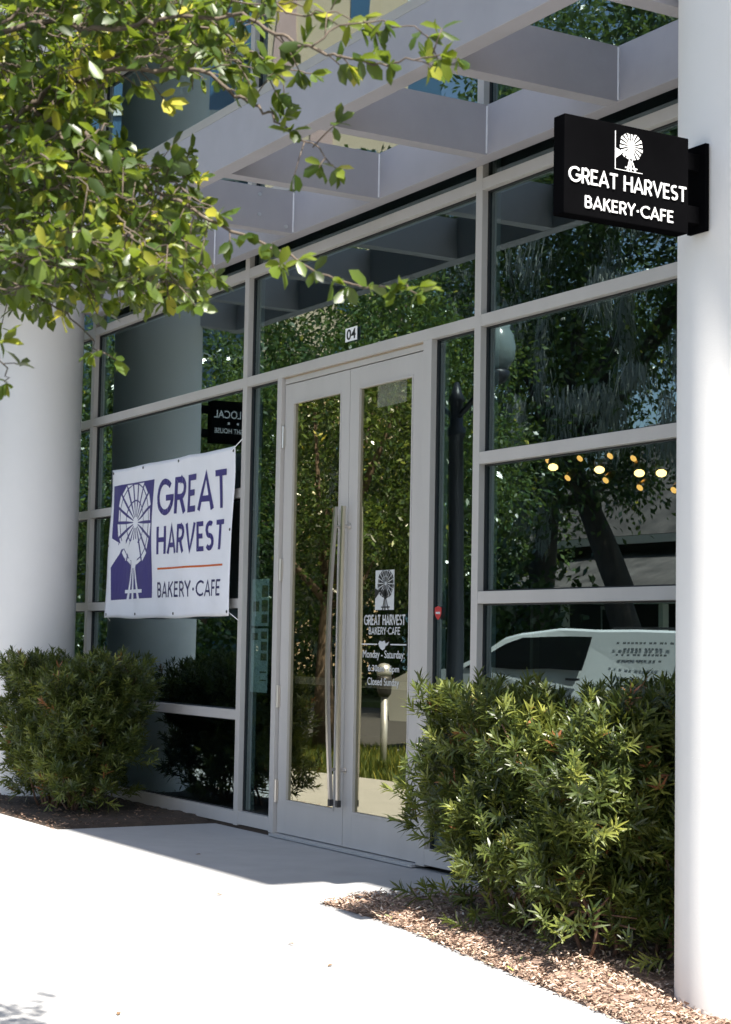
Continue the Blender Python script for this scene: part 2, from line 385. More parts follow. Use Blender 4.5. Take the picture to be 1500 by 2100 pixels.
# ================================================================== GROUND (drops gently past the door, towards the camera)
def zg(x):
    t = min(x, 9.6) - 3.75
    return 0.0 if t <= 0 else (-0.075*t*t/1.2 if t < .6 else -0.075*(t-.3))
XS = [-160, -60, -20, -10, -6, -3, 0, 2, 3.3] + [3.6 + .25*i for i in range(26)] + [12, 30, 60]
def sheet(name, m, x0, x1, y0, y1, dz, kind="structure", thick=0.0):
    xs = sorted(set([x0, x1] + [x for x in XS if x0 < x < x1])); mb = MB(); n = len(xs)
    vs = [(x, y, zg(x)+dz) for x in xs for y in (y0, y1)]
    fs = [(2*i, 2*i+2, 2*i+3, 2*i+1) for i in range(n-1)]
    if thick:
        vs += [(x, y, zg(x)+dz-thick) for x in xs for y in (y0, y1)]; k = 2*n
        fs += [(2*i, k+2*i, k+2*i+2, 2*i+2) for i in range(n-1)] + [(2*i+1, 2*i+3, k+2*i+3, k+2*i+1) for i in range(n-1)] + [(0, 1, k+1, k), (2*n-2, k+2*n-2, k+2*n-1, 2*n-1)]
    o = mb.add(vs, fs).build(name, m); o["kind"] = kind; return o
sheet("ground", M['soil'], -160, 60, -160, 60, -0.30)
sheet("road", M['asphalt'], -160, 60, -14.5, -5.9, -0.16)
sheet("pavement", M['concrete'], -60, -2.404, -3.05, -1.17, 0.0, thick=0.2)
sheet("entrance_path", M['concrete'], -0.335, 3.32, -1.17, 0.06, 0.0)
sheet("kerb", M['concrete'], -60, 40, -5.9, -5.72, -0.01, thick=0.3)
sheet("pavement", M['concrete'], -2.396, 40, -5.72, -1.17, 0.0, thick=0.2)
sheet("verge", M['grass_base'], -60, -2.404, -5.72, -3.052, -0.03, thick=0.2)
sheet("far_lawn", M['grass_base'], -120, 40, -60, -14.5, -0.04, thick=0.2)

def bed(x0, x1, y0, y1, m):
    nx = int((x1-x0)/.09); ny = int((y1-y0)/.08)+1; vs = []; fs = []
    for i in range(nx+1):
        for j in range(ny+1):
            x = x0+(x1-x0)*i/nx; y = y0+(y1-y0)*j/ny
            e = min(1, min(y-y0, x-x0, x1-x, .15)/.15)
            vs.append((x, y, zg(x) - .03 + .05*e + random.uniform(0, .02)))
    for i in range(nx):
        for j in range(ny): a = i*(ny+1)+j; fs.append((a, a+ny+1, a+ny+2, a+1))
    o = MB().add(vs, fs).build("mulch_bed", m, smooth=True); o["kind"] = "structure"
bed(-20, -0.345, -1.168, .05, M['soil']); bed(3.325, 11.5, -1.168, .05, M['mulch'])  # left bed takes the darker soil colour to paint in the hedge's shade

def chips(x0, x1, n):
    x = RNG.uniform(x0, x1, n); y = RNG.uniform(-1.19, -.1, n); y = np.where(RNG.random(n) < .35, RNG.uniform(-1.19, -.8, n), y)
    z = np.array([zg(a) for a in x]) + np.where(y < -1.02, RNG.uniform(.0, .035, n), RNG.uniform(.015, .05, n))
    a = RNG.uniform(0, 6.28, n); D = np.stack([np.cos(a), np.sin(a), RNG.uniform(-.25, .35, n)], 1)
    return np.stack([x, y, z], 1), D
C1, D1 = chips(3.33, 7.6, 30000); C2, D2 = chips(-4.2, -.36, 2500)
C = np.concatenate([C1, C2]); n = len(C)
o = leaves("mulch_chips", T_CHIP, C, np.concatenate([D1, D2]), RNG.uniform(.006, .032, n), RNG.uniform(.004, .011, n), M['chips'], roll=.35, tint=np.concatenate([RNG.random(len(C1)), RNG.random(len(C2))*.2])); o["kind"] = "stuff"  # left bed chips tinted dark as painted shade

# grass on the verge (seen mirrored in the glass)
n = 26000
gx = RNG.uniform(-14, -2.42, n); gy = RNG.uniform(-5.6, -3.08, n)
o = leaves("grass", T_BLADE, np.stack([gx, gy, np.full(n, -.03)], 1), np.stack([RNG.normal(0, .35, n), RNG.normal(0, .35, n), np.ones(n)], 1), RNG.uniform(.06, .16, n), .012, M['grass'], Nrm=RNG.normal(0, 1, (n, 3))); o["kind"] = "stuff"
for (lx, ly, a) in ((4.231, -1.835, .3), (4.635, -1.863, 1.9), (5.016, -2.95, 2.6), (1.302, -.911, .9), (2.9, -1.5, 4.0)):
    mb = MB(); c, s = math.cos(a), math.sin(a); pts = [(0, 0, .004), (.012, .007, .008), (.026, .008, .010), (.038, 0, .007), (.026, -.008, .011), (.012, -.007, .008)]
    mb.add([(lx+p[0]*c-p[1]*s, ly+p[0]*s+p[1]*c, zg(lx)+p[2]) for p in pts], [(0, 1, 2, 3), (0, 3, 4, 5)])
    tag(mb.build("fallen_leaf", M['dry_leaf']), "small dry brown leaf lying flat on the pale concrete pavement", "leaf", "dry leaves on the pavement")

# ================================================================== STOREFRONT
S = 0.78; MX = [-20.34, -17.43, -14.53, -11.62, -8.72, -5.81, -2.905, 0.0, 2.924, 5.83, 8.75, 11.66]
store = thing("storefront_building", (0, 0, 0), "glazed shopfront building with grey metal window grid and tall double doors", "building")
for x in MX: bx("mullion", M['frame'], store, x-.032, x+.032, 0, .13, .02, 8.0, .003)
zr = [.07, S, 2*S, 3*S, 4*S, 5*S, 4.16, 5.19, 6.08, 7.0]
hw = .034
def rail(x0, x1, z, h0=hw, h1=hw): bx("rail", M['frame'], store, x0, x1, .0015, .128, z-h0, z+h1, .003)
JL0, JL1, JR0, JR1 = .497, .560, 2.352, 2.444
for i in range(len(MX)-1):
    a, b = MX[i]+.032, MX[i+1]-.032; door_bay = (MX[i] == 0.0)
    for k, z in enumerate(zr):
        if door_bay and k in (1, 2, 3): continue
        if door_bay and k == 0:
            rail(a, JL0, .075, .045, .045); rail(JR1, b, .075, .045, .045); continue
        rail(a, b, z, .045 if k == 0 else hw, .045 if k == 0 else hw)
def pane(x0, x1, z0, z1, m='glass', parent=None, y=.052, gk=.009, name="window_pane"):
    t = math.radians(random.uniform(-.10, .10)); t2 = math.radians(random.uniform(-.08, .08))
    xm = (x0+x1)/2; zm = (z0+z1)/2
    vs = []
    for dy in (0, .010):
        for (x, z) in ((x0, z0), (x1, z0), (x1, z1), (x0, z1)): vs.append((x, y+dy+(x-xm)*t+(z-zm)*t2, z))
    g = MB().add(vs, [(0, 1, 2, 3), (7, 6, 5, 4), (0, 4, 5, 1), (1, 5, 6, 2), (2, 6, 7, 3), (3, 7, 4, 0)]).build(name, M[m], parent or store)
    k = MB(); e = .001
    k.box(x0, x0+gk, y-.012, y+.03, z0+e, z1-e).box(x1-gk, x1, y-.012, y+.03, z0+e, z1-e)
    k.box(x0+gk+e, x1-gk-e, y-.012, y+.03, z0+e, z0+gk).box(x0+gk+e, x1-gk-e, y-.012, y+.03, z1-gk, z1-e)
    k.build("gasket", M['gasket'], g if parent is None else parent)
    return g
zs = zr + [8.0]
for i in range(len(MX)-1):
    a, b = MX[i]+.032, MX[i+1]-.032
    for k in range(len(zs)-1):
        if MX[i] == 0.0 and k < 4: continue
        pane(a, b, zs[k]+(.045 if k == 0 else hw), zs[k+1]-(hw if k < len(zs)-2 else .05))
pane(.032, JL0, .12, 4*S-hw); pane(JR1, 2.924-.032, .12, 4*S-hw)
# door frame
bx("door_jamb", M['frame'], store, JL0, JL1, .001, .129, .02, 4*S-hw, .003)
bx("door_jamb", M['frame'], store, JR0, JR1, .001, .129, .02, 4*S-hw, .003)
bx("door_header", M['frame'], store, JL1, JR0, .028, .125, 3.041, 3.077, .002)
bx("door_stop", mat("header_tan", (0.34, 0.27, 0.19), .7, .05), store, JL1, JR0, .022, .12, 3.0775, 4*S-hw-.0005)
bx("threshold", M['galv'], store, JL1+.001, JR0-.001, -.03, .16, .004, .022, .004)
bx("plinth", M['concrete'], store, 3.3, 11.8, .0, .14, -.6, .022)
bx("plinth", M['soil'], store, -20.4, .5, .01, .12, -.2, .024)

def door(name, x0, x1, g0, g1, hinge_x, hinge_side):
    d = MB(); y0, y1 = .030, .074
    d.box(x0, g0, y0, y1, .028, 3.034).box(g1, x1, y0, y1, .028, 3.034).box(g0, g1, y0+.0005, y1-.0005, .028, .238).box(g0, g1, y0+.0005, y1-.0005, 2.908, 3.034)
    dr = d.build("door", M['frame'], store)
    # bevelled glazing bead
    b = MB(); b.box(g0, g0+.012, y0-.004, y0+.02, .238, 2.908).box(g1-.012, g1, y0-.004, y0+.02, .238, 2.908).box(g0+.012, g1-.012, y0-.004, y0+.02, .238, .250).box(g0+.012, g1-.012, y0-.004, y0+.02, 2.896, 2.908)
    b.build("glazing_bead", M['frame'], dr)
    g = MB(); t = random.uniform(-.0015, .0015); vs = []
    for dy in (.044, .054):
        for (x, z, s) in ((g0+.0125, .2505, -1), (g1-.0125, .2505, -1), (g1-.0125, 2.8955, 1), (g0+.0125, 2.8955, 1)): vs.append((x, dy + s*t, z))
    g.add(vs, [(0, 1, 2, 3), (7, 6, 5, 4), (0, 4, 5, 1), (1, 5, 6, 2), (2, 6, 7, 3), (3, 7, 4, 0)]).build("door_glass", M['door_glass'], dr)
    for hz in (2.68, 1.78, .93, .30):
        k = MB(); k.tube([(hinge_x, .018, hz-.075), (hinge_x, .018, hz+.075)], .0095, 10)
        k.box(hinge_x-.02, hinge_x+.02, .024, .0295, hz-.07, hz+.07)
        k.build("hinge", M['stainless'], dr)
    return dr
dL = door("l", .566, 1.4435, .680, 1.338, .563, -1)
dR = door("r", 1.4485, 2.350, 1.556, 2.205, 2.352, 1)
dL["label"] = "left glass door leaf with bowed pull bar"; dR["label"] = "right glass door leaf with white lettering"
def handle(dr, x, bow, yb):
    zt, zb = 2.157, .315; n = 18; k = MB(); P = []
    for i in range(n+1):
        t = i/n; P.append((x, yb - bow*math.sin(math.pi*t), zb+(zt-zb)*t))
    hwid = .0115
    for i in range(n):
        (xa, ya, za), (xb, ybb, zb2) = P[i], P[i+1]
        k.add([(xa-hwid, ya-hwid, za), (xa+hwid, ya-hwid, za), (xa+hwid, ya+hwid, za), (xa-hwid, ya+hwid, za), (xb-hwid, ybb-hwid, zb2), (xb+hwid, ybb-hwid, zb2), (xb+hwid, ybb+hwid, zb2), (xb-hwid, ybb+hwid, zb2)],
              [(0, 1, 5, 4), (1, 2, 6, 5), (2, 3, 7, 6), (3, 0, 4, 7)] + ([(3, 2, 1, 0)] if i == 0 else []) + ([(4, 5, 6, 7)] if i == n-1 else []))
    for hz in (2.03, .50):
        t = (hz-zb)/(zt-zb); yy = yb - bow*math.sin(math.pi*t)
        k.tube([(x, yy+.008, hz), (x, .031, hz)], .010, 12); k.tube([(x, .024, hz), (x, .0305, hz)], .019, 16)
    k.build("handle", M['stainless'], dr)
    MB().box(x-.0135, x+.0135, yb-.0135, yb+.0135, zb-.042, zb-.0005).build("handle_foot", M['dark_metal'], dr)
handle(dL, 1.378, .040, -.020); handle(dR, 1.472, .010, -.019)
for dr, a, b in ((dL, .66, 1.36), (dR, 1.54, 2.22)):
    bx("push_bar", M['frame'], dr, a, b, .095, .125, 1.018, 1.066, .004)
# white lettering and emblem on the right door
EX, EZ = (1, 0, 0), (0, 0, 1); yd = .0425
bxm = MB().prism([(0, 0), (.222, 0), (.222, .243), (0, .243)], (1.778, yd, 1.500), EX, EZ, 0).build("emblem", M['decal'], dR)
wp = [[(u*.222, v/1.1*.243) for u, v in p] for p in windmill_polys()]
wp = [[(min(.2215, max(.0005, u)), min(.2425, max(.0005, v))) for u, v in p] for p in wp]
flat_polys(wp[:-7] + wp[-6:], (1.778, yd-.0012, 1.500), EX, EZ, "emblem_windmill", M['decal_dark'], dR)
flat_words(stroke_polys("GREAT HARVEST", .484, .062, .04, .17), (1.650, yd, 1.408), EX, EZ, "lettering", M['decal'], dR)
flat_words(stroke_polys("BAKERY.CAFE", .372, .045, .05, .165), (1.706, yd, 1.350), EX, EZ, "lettering", M['decal'], dR)
orn = [[(0, -.004), (.19, -.004), (.19, .004), (0, .004)], [(.345, -.004), (.53, -.004), (.53, .004), (.345, .004)],
       [(.205, .004), (.222, .022), (.25, .016), (.278, .024), (.292, .004), (.320, .014), (.330, .018), (.315, -.004), (.29, -.010), (.28, -.026), (.255, -.036), (.23, -.026), (.215, -.012)]]
flat_polys(orn, (1.622, yd, 1.290), EX, EZ, "ornament_line", M['decal'], dR)
text_obj("Monday - Saturday:", (1.640, yd, 1.192), EX, EZ, .490, .062, "opening_hours", M['decal'], dR, .012)
text_obj("6:30am - 6pm", (1.706, yd, 1.112), EX, EZ, .365, .052, "opening_hours", M['decal'], dR, .012)
text_obj("Closed Sunday", (1.700, yd, 1.026), EX, EZ, .375, .060, "opening_hours", M['decal'], dR, .012)
# upper floors on the columns: unseen overhang, edge stepped to cast the shade
uf = MB(); uf.box(-30, 8.06, -2.014, 7.3, 8.0, 8.5).box(8.061, 45, -1.49, 7.3, 8.0, 8.5)
uf.build("upper_floor", M['plaster'], store)
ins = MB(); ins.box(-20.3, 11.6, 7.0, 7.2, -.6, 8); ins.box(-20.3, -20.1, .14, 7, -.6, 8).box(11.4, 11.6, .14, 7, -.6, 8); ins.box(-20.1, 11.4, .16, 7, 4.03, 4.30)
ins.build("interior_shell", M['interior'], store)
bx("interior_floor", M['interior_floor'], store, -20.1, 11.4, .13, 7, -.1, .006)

# fittings inside, behind the glass
t = thing("shop_counter", (3.2, 5.2, .01), "dark wooden serving counter inside behind the glass", "counter")
bx("counter_body", M['counter'], t, .5, 6, 4.9, 5.6, .012, 1.0, .01); bx("counter_top", M['interior_floor'], t, .42, 6.08, 4.82, 5.68, 1.002, 1.05, .008)
glow = [(-.394, 2.748, 1), (.211, 2.681, 1), (.698, 2.618, 1), (.953, 2.599, 1), (-.461, 2.805, 0), (-.039, 2.79, 0), (.343, 2.778, 0), (-.197, 2.646, 0), (.291, 2.592, 0), (.628, 2.735, 0), (.705, 2.507, 0), (1.097, 2.462, 0)]
desc = ["leftmost", "second from left", "third from left", "rightmost"]; bi = 0
for i, (x, z, big) in enumerate(glow):
    lab = "bright warm ceiling spotlight seen through the right window, %s of the four brightest" % desc[bi] if big else "dim amber ceiling spotlight turned away, seen through the right window glass"
    bi += big
    t = thing("ceiling_spotlight", (x, 3.0, z), lab, "spotlight", "ceiling spotlights inside the shop")
    d = Vector((.5, -.42, -.75)).normalized() if big else Vector((.15, -.75, -.55)).normalized()
    p = Vector((x, 3.0, z))
    r = .043 if big else .030
    MB().tube([p - d*.13, p - d*.10, p], [r*.55, r, r], 16).build("lamp_housing", M['brass'], t, smooth=True)
    MB().tube([p + d*.0012, p + d*.003], [r*.93, r*.90], 16).build("lamp_bulb", M['bulb'] if big else M['bulb_dim'], t)
    MB().tube([p - d*.11 + Vector((0, 0, .02)), p - d*.11 + Vector((0, 0, 1.0 if z > 3 else 4.02 - z))], .006, 6).build("lamp_rod", M['dark_metal'], t)

# canopy
can = thing("canopy", (1.3, -.6, 4.0), "grey painted steel canopy of beams fixed above the doors", "canopy")
ZB = 4.005; ZT = 4.292
bx("fascia_beam", M['steel'], can, -2.78, 5.47, -1.212, -1.108, ZB, ZT+.012, .004)
bx("wall_beam", M['steel'], can, -2.78, 5.47, -.102, -.004, ZB+.001, ZT, .004)
for x in (-2.63, -1.48, -.33, .876, 1.985, 3.147, 4.301, 5.455):
    b = bx("cross_beam", M['steel'], can, x-.1, x, -1.107, -.103, ZB+.0015, ZT-.002, .003)
    MB().tube([(x+.001, -.106, ZB+.01), (x+.001, -.106, ZT-.01)], .0055, 8).build("weld_seam", mat("weld", (.75, .75, .77), .5) if x < -2.6 else bpy.data.materials["weld"], b)
    if .8 < x < .9:
        for (yy, zz) in ((-.36, 4.235), (-.36, 4.10), (-.16, 4.045)):
            MB().tube([(x, yy, zz), (x+.007, yy, zz)], .013, 12).build("bolt", M['galv'], b)
MB().tube([(-2.7, -.045, 4.312), (5.45, -.045, 4.312)], .010, 8).build("conduit", M['steel'], can)
t = thing("floodlight", (.62, -.02, 4.3), "small beige floodlight box sitting on the canopy wall beam", "light fixture")
MB().box(.47, .78, -.075, -.012, 4.33, 4.41).build("housing", M['frame'], t, .008); MB().box(.55, .70, -.08, -.02, 4.296, 4.329).build("bracket", M['dark_metal'], t)

# columns
def column(x, y, label):
    z0 = zg(x) - .3; c = thing("column", (x, y, zg(x)), label, "column")
    pr = [(.38, z0 + i*(8.0-z0)/60) for i in range(61)]
    MB().lathe(x, y, pr, 96).build("shaft", M['plaster'], c, smooth=True)
    MB().lathe(x, y, [(.3795, zg(x)+1.0), (.3803, zg(x)+1.001), (.3803, zg(x)+1.0025), (.3795, zg(x)+1.0035)], 64).build("seam", M['plaster'], c)
    MB().lathe(x, y, [(.41, z0), (.41, zg(x)-.035), (.385, zg(x)-.012)], 64).build("base", M['concrete'], c, smooth=True)
column(5.80, -.50, "round white column at the right edge carrying the black blade sign")
column(-2.90, -.50, "round white column on the left behind the shaded hedge")

# ================================================================== BANNER
def warp(x, z):
    u = (x+2.35)/2.3; v = (z-1.47)/1.2
    return .010*math.sin(7*u + 2.0*v) * (0.3 + v*(1-v)*2) + .006*math.sin(19*u - 5*v) + .004*math.sin(31*u + 9*v) - .010*math.exp(-((u-1)/.08)**2)*(1-v)
ban = thing("banner", (-1.2, -.04, 1.47), "white vinyl banner with purple windmill and lettering hung on the left window", "banner")
nx, nz = 80, 40; vs = []; fs = []
for i in range(nx+1):
    for j in range(nz+1):
        u, v = i/nx, j/nz
        xl = -2.379 + (-2.312+2.379)*v + .012*math.sin(v*3.1); xr = -.060 - .018*math.sin(v*6.3)*.8
        zb = 1.465 + (1.474-1.465)*u - .012*math.sin(3.1*u) + .004*math.sin(u*18); zt = 2.668 + .005*u - .010*abs(math.sin(u*9.42))
        x = xl+(xr-xl)*u; z = zb+(zt-zb)*v; vs.append((x, -.045+warp(x, z), z))
for i in range(nx):
    for j in range(nz): a = i*(nz+1)+j; fs.append((a, a+nz+1, a+nz+2, a+1))
cl = MB().add(vs, fs).build("cloth", M['vinyl'], ban, smooth=True)
sm = cl.modifiers.new("thick", 'SOLIDIFY'); sm.thickness = .0015; sm.offset = 1
yb = -.0485
PW, PH = .825, .922
sx = PW; panel = [(0, 0), (.822, .008), (.830, .925), (.0, .925)]
flat_polys([panel], (-2.262, yb, 1.607), EX, EZ, "emblem_panel", M['ink'], ban, warp=warp)
wb = [[(u*PW, v/1.1*PH) for u, v in p] for p in windmill_polys()]
flat_polys(wb, (-2.262, yb-.0012, 1.607), EX, EZ, "emblem_windmill", M['vinyl'], ban, warp=warp, lift=.0002)
flat_words(stroke_polys("GREAT", 1.184, .273, .10, .165), (-1.349, yb, 2.243), EX, EZ, "lettering", M['ink'], ban, warp=warp)
flat_words(stroke_polys("HARVEST", 1.140, .212, .10, .17), (-1.345, yb, 1.946), EX, EZ, "lettering", M['ink'], ban, warp=warp)
flat_polys([[(0, 0), (1.13, 0), (1.13, .014), (0, .014)]], (-1.328, yb, 1.828), EX, EZ, "orange_line", M['ink_orange'], ban, warp=warp)
flat_words(stroke_polys("BAKERY.CAFE", 1.140, .117, .09, .14), (-1.342, yb, 1.615), EX, EZ, "lettering", M['ink_dark'], ban, warp=warp)
for (gx_, gz_) in [(-2.285, 2.640), (-1.66, 2.640), (-1.0, 2.640), (-.085, 2.640), (-2.345, 1.492), (-1.75, 1.492), (-1.0, 1.492), (-.088, 1.500), (-2.33, 2.05), (-.09, 2.08)]:
    yy = -.0475 + warp(gx_, gz_); MB().tube([(gx_, yy, gz_), (gx_, yy-.002, gz_)], .011, 12).build("grommet", M['dark_metal'], ban)
for (gx_, gz_, tx, tz) in [(-2.285, 2.640, -2.9, 2.72), (-.085, 2.640, -.01, 2.72), (-.088, 1.5, -.01, 1.44), (-2.345, 1.492, -2.36, 1.44)]:
    if abs(gx_-tx) < .3: MB().tube([(gx_, -.05, gz_), (tx, -.004, tz)], .003, 6).build("tie", M['white'], ban)

# ================================================================== STICKERS AND NOTICES
ns = thing("number_sticker", (1.42, .05, 3.26), "small white sticker reading 04 on the glass over the doors", "sticker")
MB().prism([(0, 0), (.150, 0), (.150, .088), (0, .088)], (1.354, .0395, 3.221), EX, EZ, .001).build("backing", M['white'], ns)
text_obj("04", (1.372, .0372, 3.231), EX, EZ, .116, .068, "digits", M['decal_dark'], ns, .02)
ss = thing("security_sticker", (2.48, .05, 1.48), "small red shield sticker on the narrow window right of the doors", "sticker")
sh = [(0, .070), (.036, .080), (.072, .070), (.070, .034), (.056, .012), (.036, 0), (.016, .012), (.002, .034)]
MB().prism(sh, (2.462, .0395, 1.438), EX, EZ, .001).build("shield", M['red'], ss)
MB().prism([(.012, .034), (.060, .034), (.060, .046), (.012, .046)], (2.462, .0375, 1.438), EX, EZ, 0).build("band", M['decal'], ss)
def notice(z0, z1, lab, rows):
    t = thing("paper_notice", (.16, .075, z0), lab, "notice", "paper notices in the left sidelight")
    MB().prism([(0, 0), (.255, 0), (.255, z1-z0), (0, z1-z0)], (.045, .074, z0), EX, EZ, .001).build("sheet", M['paper'], t)
    for (a, b, c, d) in rows: MB().prism([(a, b), (c, b), (c, d), (a, d)], (.045, .0718, z0), EX, EZ, 0).build("picture", M['photo_ink'], t)
notice(1.402, 1.728, "pale paper notice with small brown pictures, upper sheet in the left sidelight", [(.15, .20, .24, .28), (.15, .10, .24, .18), (.02, .10, .11, .17), (.15, .02, .24, .08)])
notice(.943, 1.385, "long pale paper notice hung below the other in the left sidelight", [(.02, .36, .10, .41), (.15, .37, .24, .42), (.15, .29, .24, .35), (.15, .22, .24, .27), (.14, .135, .24, .145), (.14, .08, .24, .088)])
t = thing("window_film", (1.93, .06, 2.75), "faint square film patch at the top of the right door glass", "sticker")
m_, n_, l_, p_ = new_mat("film"); p_.inputs["Base Color"].default_value = (.5, .5, .42, 1); p_.inputs["Alpha"].default_value = .22; p_.inputs["Roughness"].default_value = .6
MB().prism([(0, 0), (.345, .004), (.345, .145), (0, .145)], (1.765, .0425, 2.752), EX, EZ, 0).build("patch", m_, t)
t = thing("chalkboard", (2.7, .5, 1.2), "small dark chalkboard standing inside the right sidelight", "chalkboard")
bx("board", M['sign_black'], t, 2.35, 2.85, .45, .475, .75, 1.65, .004); bx("frame_edge", M['counter'], t, 2.32, 2.349, .44, .485, .72, 1.68); bx("frame_edge", M['counter'], t, 2.851, 2.88, .44, .485, .72, 1.68)
MB().tube([(2.36, .46, .006), (2.36, .46, .73)], .012).tube([(2.84, .46, .006), (2.84, .46, .73)], .012).build("leg", M['counter'], t)

# ================================================================== BLADE SIGNS
EY = (0, 1, 0)
def blade(x, y0, y1, z0, z1, label, bracket_y):
    s = thing("blade_sign", (x, (y0+y1)/2, z0), label, "sign")
    bx("cabinet", M['sign_black'], s, x-.035, x+.035, y0, y1, z0, z1, .004)
    hgt = z1-z0
    if bracket_y > y1:
        for zz in (z0+.085, z1-.085): bx("bracket_arm", M['sign_black'], s, x-.022, x+.022, y1, bracket_y, zz-.035, zz+.035, .003)
        bx("mounting_plate", M['sign_black'], s, x-.055, x+.055, bracket_y, bracket_y+.02, z0+.02, z1-.01, .003)
    return s
bs = blade(5.80, -1.583, -.975, 2.922, 3.304, "black blade sign with white windmill on the right column", -.905)
xf = 5.836
LET = lambda polys, y, z, name, d=.004: flat_polys(polys, (xf, y, z), EY, EZ, name, M['white'], bs, depth=d, lift=.0003)
def LETW(ws, *a):
    for w_ in ws: LET(w_, *a)
LETW(stroke_polys("GREAT HARVEST", .578, .060, .05, .138), -1.566, 3.045, "lettering")
LETW(stroke_polys("BAKERY.CAFE", .437, .048, .06, .142), -1.490, 2.953, "lettering")
LET([[(u*.132, v*.132) for u, v in p] for p in windmill_polys(math.radians(2.6), math.radians(6.2))], -1.339, 3.129, "emblem_windmill", .002)
LET([[(0, 0), (.0025, 0), (.0025, .150), (0, .150)], [(.003, 0), (.135, 0), (.135, .002), (.003, .002)]], -1.344, 3.125, "emblem_frame", .002)
ls = blade(-2.90, -1.50, -1.0, 3.03, 3.41, "black blade sign with white serif words on the left column", -.88)
text_obj("THE LOCAL", (-2.8625, -1.47, 3.255), EY, EZ, .44, .07, "lettering", M['white'], ls, .01)
text_obj("DRAUGHT HOUSE", (-2.8625, -1.46, 3.12), EY, EZ, .42, .045, "lettering", M['white'], ls, .01)
flat_polys([[(.0+.09*i, 0), (.02+.09*i, 0), (.02+.09*i, .02), (.09*i, .02)] for i in range(3)], (-2.8625, -1.36, 3.20), EY, EZ, "lettering_dots", M['white'], ls)

# ================================================================== SHRUBS
def shrub(x0, x1, y0, y1, ztop, nshoot, label, seed, lean=0.5, group=None):
    g = np.random.default_rng(seed); cx, cy = (x0+x1)/2, (y0+y1)/2; zb = zg(cx)
    t = thing("shrub", (cx, cy, zb), label, "shrub", group)
    # shoot origins in a shell just under the clipped faces, lumpy
    P = []; A = []
    while len(P) < nshoot:
        p = np.array([g.uniform(x0, x1), g.uniform(y0, y1), zb + .06 + (ztop-zb-.06)*g.random()**.85])
        hx = min(p[0]-x0, x1-p[0]); hy = min(p[1]-y0, y1-p[1]); hz = ztop-p[2]
        lump = .07*math.sin(p[0]*11+seed+1.5*math.sin(p[2]*6)) + .07*math.sin(p[2]*12+p[0]*4+p[1]*5+seed) + .05*math.sin(p[1]*15-p[2]*7)
        dep = min(hx, hy, hz) - .045 + min(lump, .03)
        low = (p[2]-zb) < .25
        if dep < 0 or (dep > .20 and g.random() < .60) or (low and g.random() < .6): continue
        o = np.array([(p[0]-cx)/(x1-x0)*2, (p[1]-cy)/(y1-y0)*2, 0.0]); o = o*np.array([abs(o[0])**3, abs(o[1])**3, 0])*.8
        d = o*.8 + np.array([0, 0, .55 if hz > .12 else 1.0]) + g.normal(0, .32, 3)
        P.append(p); A.append(d/np.linalg.norm(d))
    P = np.array(P); A = np.array(A)
    LC = []; LD = []; LL = []; LT = []; LN = []
    for p, a in zip(P, A):
        L = g.uniform(.06, .15); m = int(12 + L*60); tint = .10 + g.random()*.72 + (.2 if g.random() < .2 else 0); red = g.random() < .005
        e1 = np.cross(a, [.3, .2, .9]); e1 /= np.linalg.norm(e1); e2 = np.cross(a, e1)
        k = np.arange(m); th = k*2.4 + g.random()*6; s = (k/m)**.7
        op = 1.25 - .75*s  # leaves open wide low on the shoot, close towards its tip
        R = np.cos(th)[:, None]*e1 + np.sin(th)[:, None]*e2
        LC.append(p + a*(s*L)[:, None]); LD.append(R*np.sin(op)[:, None] + a*np.cos(op)[:, None] + g.normal(0, .10, (m, 3)) + np.array([0, 0, -.12]))
        LL.append(g.uniform(.060, .098, m)*(1-.35*s)); LT.append(np.full(m, 1.0 if red else min(.97, tint)) + g.normal(0, .06, m)*(0 if red else 1)); LN.append(np.tile(a, (m, 1)))
    LC = np.concatenate(LC); n = len(LC)
    LT = np.concatenate(LT); LT = np.where((LT > .97) & (LT < .999), .97, LT)
    leaves("foliage", T_NARROW, LC, np.concatenate(LD), np.concatenate(LL), .0118, M['shrub_leaf'], t, tint=LT, Nrm=np.concatenate(LN), roll=.25)
    st = MB()
    for i in range(26):
        bxp = np.array([cx + g.uniform(-.3, .3)*(x1-x0), cy + g.uniform(-.2, .2)*(y1-y0), zb]); j = g.integers(len(P)); e = P[j]
        mid = bxp*.5 + e*.5 + np.array([0, 0, .08]) + g.normal(0, .03, 3)
        st.tube([bxp, bxp*.7+mid*.3+g.normal(0, .015, 3), mid, e], [.011, .009, .007, .003], 6)
    st.build("stem", M['stem'], t, smooth=True)
    return t
shrub(3.84, 5.30, -1.02, -.22, 1.05, 2600, "sunlit green podocarpus shrub in the mulch bed beside the glass doors", 3, group="clipped shrubs in the mulch beds")
shrub(4.85, 5.50, -.70, -.06, 1.06, 1000, "dark shaded shrub tucked between the right window and the right column", 8, group="clipped shrubs in the mulch beds")
shrub(-2.25, -.78, -1.02, -.26, 1.10, 2600, "dark clipped shrub in front of the left column below the banner", 14, group="clipped shrubs in the mulch beds")

